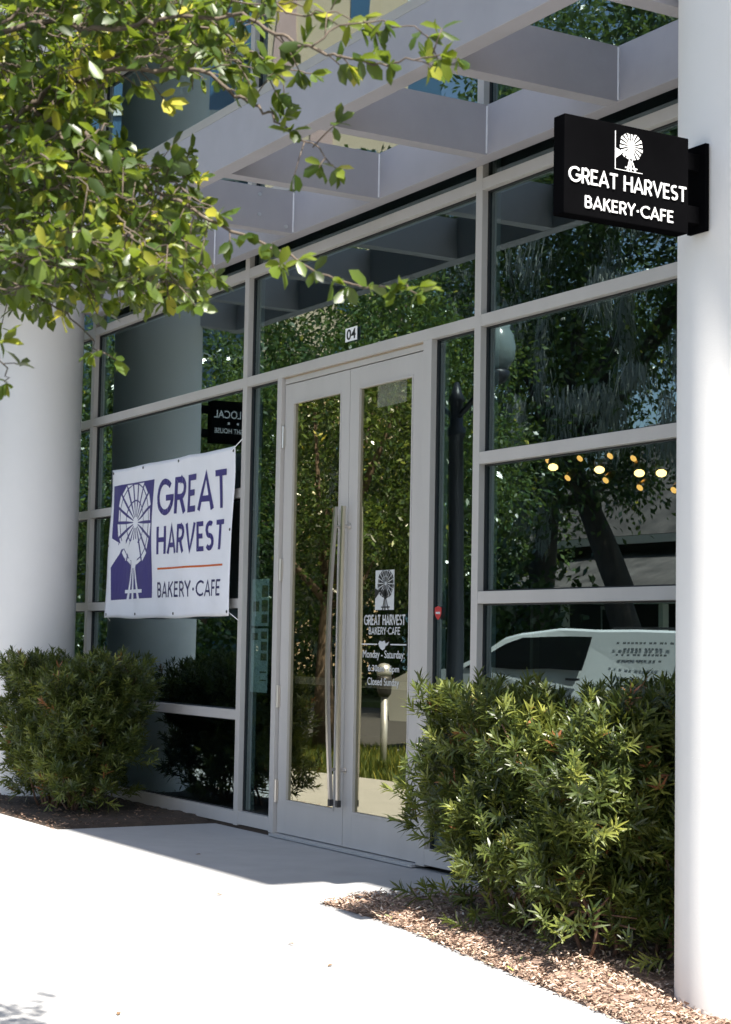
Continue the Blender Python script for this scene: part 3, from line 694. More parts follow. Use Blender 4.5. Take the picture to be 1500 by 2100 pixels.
# ================================================================== FOREGROUND OAK (branches reach in from the left)
TWIGS=[([(7.188,-4.504,2.247),(7.301,-4.387,2.339),(7.399,-4.29,2.399),(7.466,-4.243,2.44),(7.513,-4.228,2.469),(7.594,-4.155,2.496),(7.676,-4.078,2.5),(7.766,-3.983,2.485),(7.822,-3.942,2.441),(7.876,-3.905,2.4),(7.92,-3.888,2.371),(7.965,-3.865,2.323),(8.01,-3.844,2.29),(8.059,-3.815,2.239)],0.022,0.002,1),
([(7.433,-4.516,2.466),(7.538,-4.405,2.541),(7.65,-4.276,2.569),(7.711,-4.224,2.546),(7.794,-4.141,2.55),(7.851,-4.101,2.549),(7.947,-3.994,2.553),(7.995,-3.964,2.52),(8.048,-3.925,2.484),(8.097,-3.896,2.461),(8.149,-3.859,2.436),(8.211,-3.807,2.411),(8.259,-3.782,2.407),(8.319,-3.737,2.415),(8.357,-3.726,2.394)],0.016,0.002,1.25),
([(7.474,-4.245,2.437),(7.545,-4.176,2.385),(7.599,-4.141,2.346),(7.657,-4.09,2.267),(7.717,-4.043,2.229),(7.77,-4.011,2.197),(7.821,-3.978,2.155),(7.892,-3.912,2.113),(7.946,-3.877,2.084),(7.994,-3.852,2.056),(8.053,-3.807,2.019),(8.108,-3.771,1.995),(8.168,-3.729,1.996),(8.212,-3.713,1.973)],0.012,0.002,1.05),
([(7.245,-4.398,2.185),(7.333,-4.301,2.094),(7.402,-4.246,2.067),(7.469,-4.191,2.017),(7.525,-4.156,1.98),(7.572,-4.134,1.925),(7.605,-4.14,1.894)],0.008,0.002,0.7),
([(7.527,-4.471,1.897),(7.573,-4.394,1.909),(7.597,-4.349,1.885),(7.606,-4.328,1.84),(7.605,-4.325,1.815)],0.006,0.002,0.9),
([(7.452,-4.1,2.545),(7.497,-4.062,2.586),(7.559,-3.996,2.625),(7.634,-3.902,2.632),(7.685,-3.843,2.59),(7.74,-3.774,2.539),(7.786,-3.727,2.524)],0.01,0.002,1),
([(7.304,-4.153,2.538),(7.358,-4.115,2.369),(7.422,-4.067,2.25),(7.487,-4.021,2.145),(7.559,-3.969,2.095),(7.623,-3.933,2.046)],0.01,0.002,1.1),
([(7.15,-4.207,2.474),(7.207,-4.186,2.312),(7.276,-4.148,2.19),(7.364,-4.086,2.104),(7.435,-4.054,2.04)],0.01,0.002,1.1),
([(7.607,-4.426,2.517),(7.688,-4.333,2.593),(7.751,-4.263,2.628),(7.841,-4.141,2.614),(7.93,-4.02,2.591),(7.998,-3.933,2.567),(8.053,-3.875,2.582)],0.01,0.002,1),
([(7.664,-4.093,2.264),(7.733,-4.04,2.252),(7.792,-3.999,2.209),(7.846,-3.968,2.167)],0.005,0.002,1),
([(8.133,-3.916,2.446),(8.159,-3.877,2.48),(8.194,-3.821,2.5),(8.236,-3.747,2.483),(8.25,-3.722,2.469)],0.004,0.002,1),
([(8.012,-3.941,2.561),(8.041,-3.889,2.543),(8.071,-3.84,2.554),(8.099,-3.787,2.516)],0.004,0.002,1),
([(7.842,-4.018,2.457),(7.878,-3.959,2.476),(7.918,-3.889,2.458)],0.004,0.002,1),
([(7.606,-3.995,2.26),(7.612,-3.972,2.182),(7.647,-3.906,2.13),(7.655,-3.885,2.089)],0.005,0.002,0.9),
([(7.37,-4.22,2.7),(7.37,-4.18,2.72),(7.36,-4.13,2.73),(7.35,-4.08,2.76)],0.004,0.0015,1),
([(6.75,-4.15,2.41),(6.78,-4.11,2.4),(6.8,-4.07,2.38),(6.82,-4.03,2.34)],0.004,0.0015,1),
([(7.5,-4.29,2.36),(7.48,-4.34,2.37),(7.46,-4.39,2.38),(7.45,-4.43,2.39)],0.004,0.0015,1),
([(7.63,-4.35,2.44),(7.62,-4.38,2.39),(7.6,-4.41,2.35),(7.59,-4.45,2.31)],0.004,0.0015,1),
([(7.2,-4.17,2.32),(7.26,-4.14,2.32),(7.32,-4.12,2.33),(7.38,-4.09,2.32)],0.004,0.0015,1),
([(7.05,-3.8,2.24),(7.04,-3.76,2.25),(7.04,-3.72,2.26),(7.03,-3.67,2.27)],0.004,0.0015,1),
([(6.9,-3.95,2.73),(6.9,-3.93,2.75),(6.91,-3.91,2.77),(6.92,-3.88,2.79)],0.004,0.0015,1),
([(7.77,-4.31,2.61),(7.74,-4.33,2.66),(7.71,-4.36,2.71),(7.68,-4.39,2.75)],0.004,0.0015,1),
([(7.78,-4.24,2.49),(7.72,-4.24,2.48),(7.67,-4.24,2.48),(7.61,-4.24,2.48)],0.004,0.0015,1),
([(6.98,-3.75,2.38),(6.99,-3.68,2.4),(7,-3.62,2.42)],0.004,0.0015,1),
([(7.07,-4.24,2.73),(7.05,-4.2,2.75),(7.03,-4.16,2.76),(7.01,-4.12,2.77)],0.004,0.0015,1),
([(6.95,-3.81,2.21),(6.91,-3.85,2.18),(6.87,-3.89,2.16)],0.004,0.0015,1),
([(7.06,-4.08,2.24),(7.09,-4.06,2.26),(7.11,-4.04,2.29),(7.14,-4.02,2.3)],0.004,0.0015,1),
([(6.92,-4.17,2.17),(6.96,-4.15,2.16),(6.99,-4.13,2.15),(7.03,-4.12,2.16)],0.004,0.0015,1),
([(6.79,-3.82,2.99),(6.8,-3.75,3),(6.81,-3.67,3),(6.82,-3.6,2.99)],0.004,0.0015,1),
([(7.73,-4.17,2.35),(7.73,-4.2,2.33),(7.74,-4.23,2.3),(7.75,-4.24,2.26)],0.004,0.0015,1),
([(6.9,-3.84,2.49),(6.88,-3.81,2.47),(6.84,-3.79,2.44),(6.81,-3.77,2.42)],0.004,0.0015,1),
([(6.72,-3.98,2.58),(6.71,-4.01,2.63),(6.71,-4.03,2.68),(6.71,-4.05,2.73)],0.004,0.0015,1),
([(6.79,-3.73,2.84),(6.8,-3.69,2.84),(6.82,-3.65,2.85),(6.83,-3.61,2.87)],0.004,0.0015,1),
([(7.14,-4.08,2.81),(7.16,-4.14,2.82),(7.18,-4.2,2.82),(7.2,-4.27,2.81)],0.004,0.0015,1),
([(6.76,-3.98,2.33),(6.72,-3.96,2.32),(6.68,-3.93,2.31),(6.64,-3.9,2.29)],0.004,0.0015,1),
([(6.8,-3.74,2.41),(6.81,-3.71,2.4),(6.82,-3.69,2.38),(6.83,-3.66,2.37)],0.004,0.0015,1),
([(7.14,-4.08,2.54),(7.19,-4.05,2.57),(7.24,-4.01,2.58),(7.3,-3.98,2.61)],0.004,0.0015,1),
([(7.01,-3.83,2.89),(6.95,-3.86,2.87),(6.89,-3.9,2.85),(6.84,-3.94,2.86)],0.004,0.0015,1),
([(6.7,-3.77,2.29),(6.7,-3.69,2.31),(6.69,-3.62,2.31),(6.69,-3.54,2.31)],0.004,0.0015,1),
([(7.22,-4.21,2.8),(7.28,-4.2,2.78),(7.33,-4.19,2.76),(7.39,-4.18,2.73)],0.004,0.0015,1),
([(6.73,-4,2.78),(6.71,-3.96,2.76),(6.69,-3.91,2.74),(6.67,-3.88,2.71)],0.004,0.0015,1),
([(7.15,-4.18,2.45),(7.09,-4.21,2.47),(7.02,-4.24,2.5),(6.96,-4.27,2.53)],0.004,0.0015,1),
([(7.45,-4.2,2.17),(7.46,-4.16,2.16),(7.48,-4.11,2.17),(7.49,-4.07,2.2)],0.004,0.0015,1),
([(7.06,-4.19,2.6),(7.04,-4.14,2.62),(7.03,-4.09,2.62),(7.01,-4.04,2.63)],0.004,0.0015,1),
([(6.67,-4.08,2.25),(6.65,-4.02,2.28),(6.63,-3.96,2.31),(6.62,-3.9,2.34)],0.004,0.0015,1),
([(7.34,-4.24,2.18),(7.37,-4.21,2.21),(7.41,-4.18,2.22),(7.44,-4.14,2.22)],0.004,0.0015,1),
([(6.87,-3.97,2.61),(6.89,-3.94,2.61),(6.92,-3.92,2.61),(6.95,-3.9,2.62)],0.004,0.0015,1),
([(6.79,-3.78,2.96),(6.74,-3.77,2.94),(6.7,-3.76,2.92),(6.64,-3.75,2.9)],0.004,0.0015,1),
([(7.41,-3.83,2.72),(7.43,-3.81,2.68),(7.47,-3.79,2.66),(7.5,-3.77,2.62)],0.004,0.0015,1),
([(7.32,-3.95,2.81),(7.36,-3.93,2.81),(7.4,-3.92,2.81),(7.44,-3.9,2.8)],0.004,0.0015,1),
([(7,-3.81,2.43),(7,-3.85,2.4),(7.01,-3.88,2.37),(7.02,-3.9,2.33)],0.004,0.0015,1),
([(7.63,-4.24,2.29),(7.64,-4.21,2.27),(7.64,-4.17,2.26),(7.65,-4.14,2.24)],0.004,0.0015,1),
([(6.94,-4.19,2.21),(6.91,-4.2,2.23),(6.87,-4.21,2.26),(6.83,-4.23,2.28)],0.004,0.0015,1),
([(7.78,-4.16,2.11),(7.76,-4.14,2.12),(7.74,-4.11,2.13),(7.72,-4.08,2.14)],0.004,0.0015,1),
([(7.39,-3.84,2.83),(7.41,-3.81,2.82),(7.42,-3.79,2.81),(7.42,-3.77,2.78)],0.004,0.0015,1),
([(7.53,-4.09,2.71),(7.51,-4.04,2.71),(7.48,-3.99,2.7),(7.46,-3.93,2.71)],0.004,0.0015,1),
([(7.18,-3.84,2.81),(7.11,-3.88,2.82),(7.03,-3.92,2.85),(6.96,-3.96,2.87)],0.004,0.0015,1),
([(7.01,-4.15,2.6),(6.99,-4.09,2.56),(6.98,-4.03,2.55),(6.96,-3.96,2.53)],0.004,0.0015,1),
([(6.68,-4.04,2.9),(6.65,-4.08,2.91),(6.61,-4.11,2.92),(6.57,-4.15,2.94)],0.004,0.0015,1),
([(7.03,-4.12,2.53),(7.06,-4.09,2.49),(7.09,-4.05,2.44),(7.12,-4.02,2.39)],0.004,0.0015,1),
([(7.13,-4.04,2.31),(7.12,-4.07,2.32),(7.12,-4.1,2.33),(7.12,-4.13,2.35)],0.004,0.0015,1),
([(7.53,-4.29,2.69),(7.48,-4.31,2.71),(7.44,-4.33,2.73),(7.39,-4.36,2.74)],0.004,0.0015,1),
([(7.47,-4.18,2.46),(7.45,-4.21,2.45),(7.43,-4.24,2.45),(7.41,-4.26,2.44)],0.004,0.0015,1),
([(7.11,-3.74,2.79),(7.06,-3.78,2.83),(7.01,-3.82,2.87),(6.96,-3.87,2.91)],0.004,0.0015,1),
([(7.12,-4.04,2.46),(7.11,-4.08,2.5),(7.09,-4.12,2.54),(7.09,-4.15,2.59)],0.004,0.0015,1),
([(7.3,-3.86,2.4),(7.35,-3.85,2.39),(7.4,-3.84,2.37),(7.45,-3.83,2.35)],0.004,0.0015,1),
([(7.36,-3.86,2.66),(7.39,-3.84,2.66),(7.42,-3.82,2.66),(7.45,-3.81,2.66)],0.004,0.0015,1),
([(7.11,-4.1,2.54),(7.06,-4.13,2.58),(7,-4.16,2.6),(6.93,-4.19,2.61)],0.004,0.0015,1),
([(6.74,-3.88,2.86),(6.76,-3.81,2.86),(6.77,-3.75,2.85),(6.79,-3.68,2.85)],0.004,0.0015,1),
([(7.19,-4,2.16),(7.12,-4.02,2.16),(7.06,-4.04,2.15),(7,-4.07,2.16)],0.004,0.0015,1),
([(7.45,-4.13,2.34),(7.49,-4.11,2.33),(7.53,-4.08,2.32),(7.58,-4.05,2.33)],0.004,0.0015,1),
([(7.27,-4.2,2.16),(7.25,-4.17,2.16),(7.22,-4.13,2.15),(7.2,-4.11,2.14)],0.004,0.0015,1),
([(7.03,-3.8,2.25),(7.08,-3.78,2.22),(7.12,-3.77,2.19),(7.17,-3.76,2.15)],0.004,0.0015,1),
([(7.51,-3.94,2.59),(7.52,-3.99,2.6),(7.53,-4.03,2.6),(7.54,-4.08,2.59)],0.004,0.0015,1),
([(7.08,-3.91,2.79),(7.07,-3.94,2.77),(7.06,-3.97,2.75),(7.05,-4,2.73)],0.004,0.0015,1),
([(7.36,-3.89,2.83),(7.4,-3.88,2.77),(7.45,-3.86,2.71),(7.5,-3.85,2.66)],0.004,0.0015,1),
([(7.37,-4.33,2.19),(7.37,-4.29,2.2),(7.37,-4.25,2.21),(7.37,-4.22,2.23)],0.004,0.0015,1),
([(7,-4.12,2.2),(7.05,-4.09,2.19),(7.1,-4.07,2.16),(7.15,-4.05,2.12)],0.004,0.0015,1),
([(6.83,-4.19,2.66),(6.83,-4.21,2.63),(6.82,-4.24,2.61),(6.82,-4.25,2.58)],0.004,0.0015,1),
([(6.9,-3.89,2.58),(6.87,-3.92,2.63),(6.83,-3.96,2.68),(6.79,-4,2.72)],0.004,0.0015,1),
([(7.12,-3.84,2.3),(7.09,-3.84,2.36),(7.06,-3.85,2.42),(7.03,-3.85,2.48)],0.004,0.0015,1),
([(7.48,-4.1,2.34),(7.5,-4.06,2.33),(7.5,-4.02,2.3),(7.51,-3.99,2.28)],0.004,0.0015,1),
([(7.34,-4.08,2.12),(7.39,-4.06,2.1),(7.45,-4.04,2.08),(7.5,-4.02,2.06)],0.004,0.0015,1),
([(7.18,-4.03,2.57),(7.18,-3.99,2.58),(7.18,-3.95,2.58)],0.004,0.0015,1),
([(7.3,-3.99,2.28),(7.28,-3.93,2.27),(7.27,-3.86,2.27),(7.26,-3.8,2.26)],0.004,0.0015,1),
([(7.07,-3.95,2.38),(7.01,-3.97,2.35),(6.95,-3.99,2.32),(6.88,-4.01,2.28)],0.004,0.0015,1),
([(6.87,-3.99,2.97),(6.88,-3.98,2.92),(6.89,-3.96,2.87),(6.89,-3.95,2.82)],0.004,0.0015,1),
([(6.79,-3.82,2.61),(6.79,-3.8,2.56),(6.8,-3.78,2.52),(6.81,-3.76,2.48)],0.004,0.0015,1),
([(7.13,-4.28,2.72),(7.12,-4.22,2.71),(7.12,-4.16,2.71),(7.12,-4.1,2.73)],0.004,0.0015,1),
([(7.29,-3.82,2.75),(7.32,-3.79,2.75),(7.34,-3.77,2.75),(7.37,-3.74,2.74)],0.004,0.0015,1),
([(7.17,-3.95,2.13),(7.2,-3.9,2.15),(7.23,-3.85,2.16),(7.26,-3.81,2.15)],0.004,0.0015,1),
([(7.49,-4.09,2.16),(7.55,-4.07,2.12),(7.59,-4.06,2.07),(7.64,-4.04,2.03)],0.004,0.0015,1),
([(6.59,-4.09,2.26),(6.63,-4.05,2.22),(6.67,-4.02,2.19),(6.71,-3.98,2.14)],0.004,0.0015,1),
([(7.33,-4.14,2.11),(7.28,-4.15,2.1),(7.23,-4.17,2.09),(7.18,-4.18,2.1)],0.004,0.0015,1),
([(6.74,-3.91,2.64),(6.76,-3.94,2.65),(6.77,-3.97,2.65),(6.79,-4,2.64)],0.004,0.0015,1),
([(6.99,-3.98,2.47),(7.04,-3.96,2.46),(7.08,-3.95,2.45),(7.12,-3.93,2.45)],0.004,0.0015,1),
([(6.57,-4.01,2.45),(6.58,-3.96,2.46),(6.59,-3.91,2.45),(6.61,-3.86,2.46)],0.004,0.0015,1),
([(7.2,-4,2.88),(7.13,-4.03,2.86),(7.06,-4.05,2.83),(6.99,-4.08,2.81)],0.004,0.0015,1),
([(7.39,-4.28,2.41),(7.44,-4.27,2.41),(7.49,-4.26,2.4),(7.54,-4.25,2.38)],0.004,0.0015,1),
([(6.9,-4.05,2.3),(6.95,-4.02,2.28),(6.99,-4.01,2.25),(7.04,-3.98,2.23)],0.004,0.0015,1),
([(6.82,-3.76,2.9),(6.85,-3.71,2.89),(6.88,-3.66,2.87),(6.9,-3.61,2.83)],0.004,0.0015,1),
([(7.8,-4.03,2.22),(7.8,-4.01,2.17),(7.79,-4.01,2.12),(7.77,-4.01,2.06)],0.004,0.0015,1),
([(7.71,-4.28,2.62),(7.72,-4.32,2.61),(7.72,-4.35,2.6),(7.74,-4.38,2.6)],0.004,0.0015,1),
([(7.46,-4.01,2.63),(7.47,-3.98,2.62),(7.49,-3.95,2.62),(7.5,-3.92,2.62)],0.004,0.0015,1),
([(7.09,-3.77,2.75),(7.09,-3.81,2.76),(7.1,-3.85,2.76),(7.1,-3.89,2.77)],0.004,0.0015,1),
([(7.57,-4.32,2.49),(7.56,-4.26,2.48),(7.55,-4.22,2.46),(7.53,-4.18,2.42)],0.004,0.0015,1),
([(6.86,-3.65,2.93),(6.85,-3.71,2.95),(6.85,-3.77,2.99),(6.85,-3.82,3.02)],0.004,0.0015,1),
([(7.39,-4.37,2.61),(7.38,-4.39,2.6),(7.38,-4.41,2.58),(7.38,-4.42,2.56)],0.004,0.0015,1),
([(7.13,-3.77,2.91),(7.11,-3.8,2.86),(7.08,-3.83,2.81),(7.04,-3.88,2.78)],0.004,0.0015,1),
([(7.04,-4.13,2.84),(7,-4.15,2.79),(6.97,-4.16,2.74),(6.93,-4.19,2.7)],0.004,0.0015,1),
([(7.73,-4.17,2.25),(7.69,-4.18,2.27),(7.64,-4.19,2.29),(7.59,-4.2,2.3)],0.004,0.0015,1),
([(7.02,-3.65,2.98),(7.02,-3.68,2.93),(7.02,-3.73,2.9),(7.02,-3.77,2.88)],0.004,0.0015,1),
([(6.91,-4.1,2.74),(6.94,-4.06,2.72),(6.98,-4.03,2.7),(7.02,-3.99,2.7)],0.004,0.0015,1),
([(6.98,-4.14,2.51),(7.03,-4.09,2.5),(7.07,-4.04,2.5),(7.12,-4,2.5)],0.004,0.0015,1),
([(7.19,-4.21,2.54),(7.19,-4.19,2.5),(7.2,-4.17,2.46),(7.19,-4.16,2.42)],0.004,0.0015,1),
([(7.55,-3.8,2.62),(7.51,-3.82,2.65),(7.47,-3.82,2.7),(7.44,-3.83,2.74)],0.004,0.0015,1),
([(6.96,-3.93,2.62),(6.93,-3.98,2.58),(6.9,-4.01,2.54),(6.86,-4.06,2.51)],0.004,0.0015,1),
([(7.56,-4.23,2.24),(7.6,-4.21,2.26),(7.64,-4.19,2.28),(7.68,-4.16,2.28)],0.004,0.0015,1),
([(7.21,-4.17,2.21),(7.25,-4.15,2.17),(7.3,-4.12,2.12),(7.35,-4.1,2.08)],0.004,0.0015,1),
([(6.76,-3.94,2.8),(6.82,-3.93,2.78),(6.88,-3.91,2.75),(6.95,-3.9,2.74)],0.004,0.0015,1),
([(7.34,-4.3,2.54),(7.37,-4.27,2.51),(7.39,-4.24,2.48),(7.4,-4.22,2.44)],0.004,0.0015,1),
([(7.17,-4.09,2.77),(7.21,-4.07,2.73),(7.24,-4.05,2.7),(7.28,-4.02,2.69)],0.004,0.0015,1),
([(7.46,-3.94,2.59),(7.5,-3.92,2.61),(7.54,-3.9,2.63),(7.58,-3.89,2.65)],0.004,0.0015,1),
([(6.97,-3.79,2.3),(6.95,-3.8,2.28),(6.92,-3.81,2.27),(6.9,-3.83,2.26)],0.004,0.0015,1),
([(7.13,-3.62,2.78),(7.08,-3.63,2.83),(7.02,-3.65,2.86),(6.97,-3.67,2.89)],0.004,0.0015,1),
([(7.19,-3.77,2.4),(7.14,-3.8,2.39),(7.11,-3.82,2.36),(7.07,-3.84,2.34)],0.004,0.0015,1),
([(7.8,-4.16,2.08),(7.77,-4.1,2.06),(7.75,-4.04,2.05),(7.74,-3.98,2.03)],0.004,0.0015,1),
([(6.9,-3.6,2.36),(6.92,-3.65,2.33),(6.94,-3.7,2.3),(6.97,-3.75,2.25)],0.004,0.0015,1),
([(7,-4.17,2.29),(7.01,-4.15,2.27),(7.03,-4.13,2.26),(7.04,-4.11,2.25)],0.004,0.0015,1),
([(7.83,-4.19,2.18),(7.8,-4.15,2.18),(7.77,-4.11,2.18),(7.75,-4.07,2.19)],0.004,0.0015,1),
([(6.81,-4.06,2.36),(6.82,-4.08,2.32),(6.82,-4.11,2.29),(6.83,-4.14,2.26)],0.004,0.0015,1),
([(7.01,-4.19,2.22),(7.03,-4.16,2.21),(7.04,-4.13,2.19),(7.05,-4.1,2.17)],0.004,0.0015,1),
([(7.76,-4.25,2.15),(7.76,-4.29,2.13),(7.76,-4.32,2.11),(7.76,-4.34,2.08)],0.004,0.0015,1),
([(6.8,-3.98,2.79),(6.86,-3.96,2.76),(6.91,-3.94,2.72),(6.96,-3.92,2.69)],0.004,0.0015,1),
([(6.96,-4.21,2.38),(7.01,-4.17,2.36),(7.07,-4.14,2.35),(7.12,-4.11,2.32)],0.004,0.0015,1),
([(7.32,-4.22,2.2),(7.36,-4.21,2.15),(7.41,-4.2,2.1),(7.45,-4.2,2.05)],0.004,0.0015,1),
([(6.97,-4.24,2.3),(7.03,-4.21,2.29),(7.08,-4.2,2.27),(7.14,-4.18,2.26)],0.004,0.0015,1),
([(6.99,-4.18,2.34),(6.99,-4.23,2.3),(6.99,-4.26,2.24),(6.99,-4.3,2.2)],0.004,0.0015,1),
([(7.32,-3.78,2.84),(7.3,-3.8,2.85),(7.29,-3.83,2.88),(7.28,-3.84,2.9)],0.004,0.0015,1),
([(6.58,-4.05,2.21),(6.61,-4,2.23),(6.65,-3.96,2.24),(6.68,-3.91,2.24)],0.004,0.0015,1),
([(6.75,-3.88,2.64),(6.77,-3.83,2.61),(6.8,-3.77,2.59)],0.004,0.0015,1),
([(7.17,-4.18,2.37),(7.16,-4.12,2.42),(7.13,-4.07,2.49),(7.11,-4.02,2.55)],0.004,0.0015,1),
([(7.34,-4.12,2.29),(7.28,-4.15,2.29),(7.22,-4.17,2.31),(7.16,-4.2,2.31)],0.004,0.0015,1),
([(6.91,-3.8,2.27),(6.92,-3.74,2.31),(6.93,-3.69,2.35),(6.94,-3.64,2.39)],0.004,0.0015,1),
([(6.86,-4.06,2.7),(6.87,-4.02,2.69),(6.88,-3.98,2.67),(6.88,-3.94,2.65)],0.004,0.0015,1),
([(7.65,-4.01,2.64),(7.62,-3.98,2.65),(7.58,-3.94,2.67),(7.55,-3.9,2.69)],0.004,0.0015,1),
([(7.35,-4.27,2.59),(7.36,-4.33,2.56),(7.36,-4.38,2.52),(7.37,-4.44,2.48)],0.004,0.0015,1),
([(7.29,-4.27,2.32),(7.3,-4.21,2.32),(7.31,-4.15,2.34),(7.32,-4.1,2.37)],0.004,0.0015,1),
([(7.16,-3.87,2.17),(7.18,-3.93,2.13),(7.21,-3.99,2.09)],0.004,0.0015,1),
([(7.11,-4.03,2.42),(7.09,-4,2.43),(7.06,-3.96,2.44),(7.04,-3.93,2.46)],0.004,0.0015,1),
([(6.76,-3.95,2.33),(6.79,-3.92,2.35),(6.82,-3.9,2.37),(6.84,-3.88,2.41)],0.004,0.0015,1),
([(6.72,-3.81,2.54),(6.65,-3.84,2.5),(6.59,-3.88,2.48),(6.52,-3.92,2.44)],0.004,0.0015,1),
([(7.47,-3.95,2.25),(7.42,-3.98,2.26),(7.37,-4.02,2.26),(7.32,-4.06,2.26)],0.004,0.0015,1),
([(7.34,-4.3,2.36),(7.33,-4.26,2.32),(7.32,-4.24,2.27),(7.29,-4.22,2.23)],0.004,0.0015,1),
([(7.48,-4.38,2.58),(7.5,-4.35,2.57),(7.53,-4.33,2.57),(7.55,-4.3,2.57)],0.004,0.0015,1),
([(7.51,-4.09,2.5),(7.54,-4.13,2.49),(7.56,-4.17,2.49),(7.58,-4.21,2.48)],0.004,0.0015,1),
([(7.53,-4.3,2.37),(7.53,-4.26,2.37),(7.52,-4.22,2.37),(7.52,-4.18,2.38)],0.004,0.0015,1),
([(6.92,-4.12,2.57),(6.92,-4.16,2.55),(6.92,-4.2,2.54),(6.92,-4.23,2.54)],0.004,0.0015,1),
([(6.74,-4.18,2.66),(6.77,-4.14,2.63),(6.79,-4.09,2.61),(6.82,-4.05,2.61)],0.004,0.0015,1),
([(7.64,-4.14,2.43),(7.58,-4.16,2.44),(7.52,-4.19,2.46),(7.46,-4.21,2.46)],0.004,0.0015,1),
([(6.8,-3.74,2.44),(6.78,-3.71,2.41),(6.75,-3.68,2.37),(6.74,-3.64,2.35)],0.004,0.0015,1),
([(7.58,-4.35,2.29),(7.65,-4.33,2.27),(7.72,-4.32,2.25),(7.79,-4.3,2.24)],0.004,0.0015,1),
([(6.89,-4.15,2.6),(6.87,-4.12,2.59),(6.86,-4.09,2.6),(6.84,-4.06,2.61)],0.004,0.0015,1),
([(7.19,-3.9,2.17),(7.18,-3.87,2.16),(7.18,-3.83,2.16),(7.18,-3.79,2.17)],0.004,0.0015,1),
([(7.12,-3.85,2.28),(7.13,-3.83,2.23),(7.15,-3.81,2.17),(7.16,-3.78,2.12)],0.004,0.0015,1),
([(7.24,-4.08,2.35),(7.23,-4.03,2.35),(7.22,-3.98,2.33),(7.2,-3.94,2.31)],0.004,0.0015,1),
([(7.04,-4.02,2.4),(7.05,-4.07,2.41),(7.05,-4.11,2.42),(7.05,-4.16,2.41)],0.004,0.0015,1),
([(7.11,-3.94,2.82),(7.12,-3.98,2.86),(7.13,-4.03,2.9),(7.14,-4.07,2.94)],0.004,0.0015,1),
([(7.1,-4.11,2.65),(7.16,-4.1,2.64),(7.21,-4.09,2.62),(7.27,-4.08,2.6)],0.004,0.0015,1),
([(7.15,-4.26,2.21),(7.15,-4.2,2.23),(7.15,-4.15,2.26),(7.14,-4.09,2.28)],0.004,0.0015,1),
([(7.66,-4.31,2.52),(7.67,-4.28,2.49),(7.69,-4.25,2.46),(7.7,-4.23,2.42)],0.004,0.0015,1),
([(7.01,-4.07,2.61),(7.03,-4.04,2.62),(7.05,-4.02,2.63),(7.07,-3.99,2.64)],0.004,0.0015,1),
([(6.68,-3.89,2.47),(6.7,-3.86,2.48),(6.72,-3.83,2.49),(6.75,-3.8,2.5)],0.004,0.0015,1),
([(7.32,-4.32,2.1),(7.37,-4.28,2.07),(7.42,-4.24,2.04),(7.47,-4.2,2.02)],0.004,0.0015,1),
([(7.31,-4.27,2.54),(7.33,-4.25,2.52),(7.34,-4.23,2.5),(7.35,-4.21,2.47)],0.004,0.0015,1),
([(7.32,-3.96,2.76),(7.37,-3.94,2.73),(7.42,-3.93,2.72),(7.48,-3.91,2.71)],0.004,0.0015,1),
([(6.83,-4.05,2.86),(6.82,-4.02,2.87),(6.81,-3.99,2.9),(6.8,-3.96,2.92)],0.004,0.0015,1),
([(7.28,-3.94,2.83),(7.23,-3.98,2.83),(7.17,-4.02,2.82),(7.12,-4.06,2.83)],0.004,0.0015,1),
([(7.62,-4.17,2.26),(7.63,-4.2,2.3),(7.64,-4.22,2.34),(7.67,-4.23,2.38)],0.004,0.0015,1),
([(7.45,-4.09,2.16),(7.44,-4.06,2.15),(7.43,-4.04,2.14),(7.42,-4.02,2.13)],0.004,0.0015,1),
([(7.11,-4.23,2.59),(7.11,-4.2,2.57),(7.11,-4.17,2.55),(7.1,-4.14,2.52)],0.004,0.0015,1),
([(6.95,-4,2.46),(6.93,-3.94,2.47),(6.92,-3.89,2.49),(6.91,-3.84,2.52)],0.004,0.0015,1),
([(7.4,-3.95,2.15),(7.46,-3.92,2.12),(7.51,-3.9,2.09),(7.56,-3.88,2.05)],0.004,0.0015,1),
([(7.71,-4.32,2.57),(7.73,-4.28,2.57),(7.76,-4.25,2.59),(7.78,-4.21,2.61)],0.004,0.0015,1),
([(6.96,-4.18,2.77),(6.93,-4.21,2.76),(6.9,-4.23,2.75),(6.88,-4.25,2.73)],0.004,0.0015,1),
([(7.14,-3.92,2.81),(7.16,-3.95,2.81),(7.17,-3.98,2.81),(7.18,-4.02,2.8)],0.004,0.0015,1),
([(7.07,-4.13,2.54),(7.07,-4.1,2.54),(7.07,-4.06,2.54),(7.07,-4.02,2.54)],0.004,0.0015,1),
([(6.71,-3.91,2.43),(6.7,-3.87,2.44),(6.69,-3.84,2.44),(6.69,-3.8,2.45)],0.004,0.0015,1),
([(6.67,-4.03,2.82),(6.64,-4.04,2.85),(6.61,-4.06,2.87),(6.58,-4.07,2.9)],0.004,0.0015,1),
([(7.1,-3.97,2.19),(7.07,-3.98,2.17),(7.04,-3.99,2.15),(7.01,-4,2.14)],0.004,0.0015,1),
([(7.65,-4.38,2.61),(7.64,-4.33,2.62),(7.63,-4.28,2.62),(7.62,-4.23,2.62)],0.004,0.0015,1),
([(6.78,-3.86,2.2),(6.79,-3.91,2.2),(6.8,-3.96,2.19),(6.81,-4.02,2.19)],0.004,0.0015,1),
([(7.7,-4.11,2.62),(7.73,-4.08,2.62),(7.76,-4.05,2.62),(7.8,-4.02,2.62)],0.004,0.0015,1),
([(7.24,-4.32,2.8),(7.23,-4.27,2.84),(7.22,-4.22,2.9),(7.2,-4.19,2.97)],0.004,0.0015,1),
([(6.82,-3.92,2.53),(6.84,-3.87,2.51),(6.87,-3.81,2.5),(6.9,-3.76,2.48)],0.004,0.0015,1),
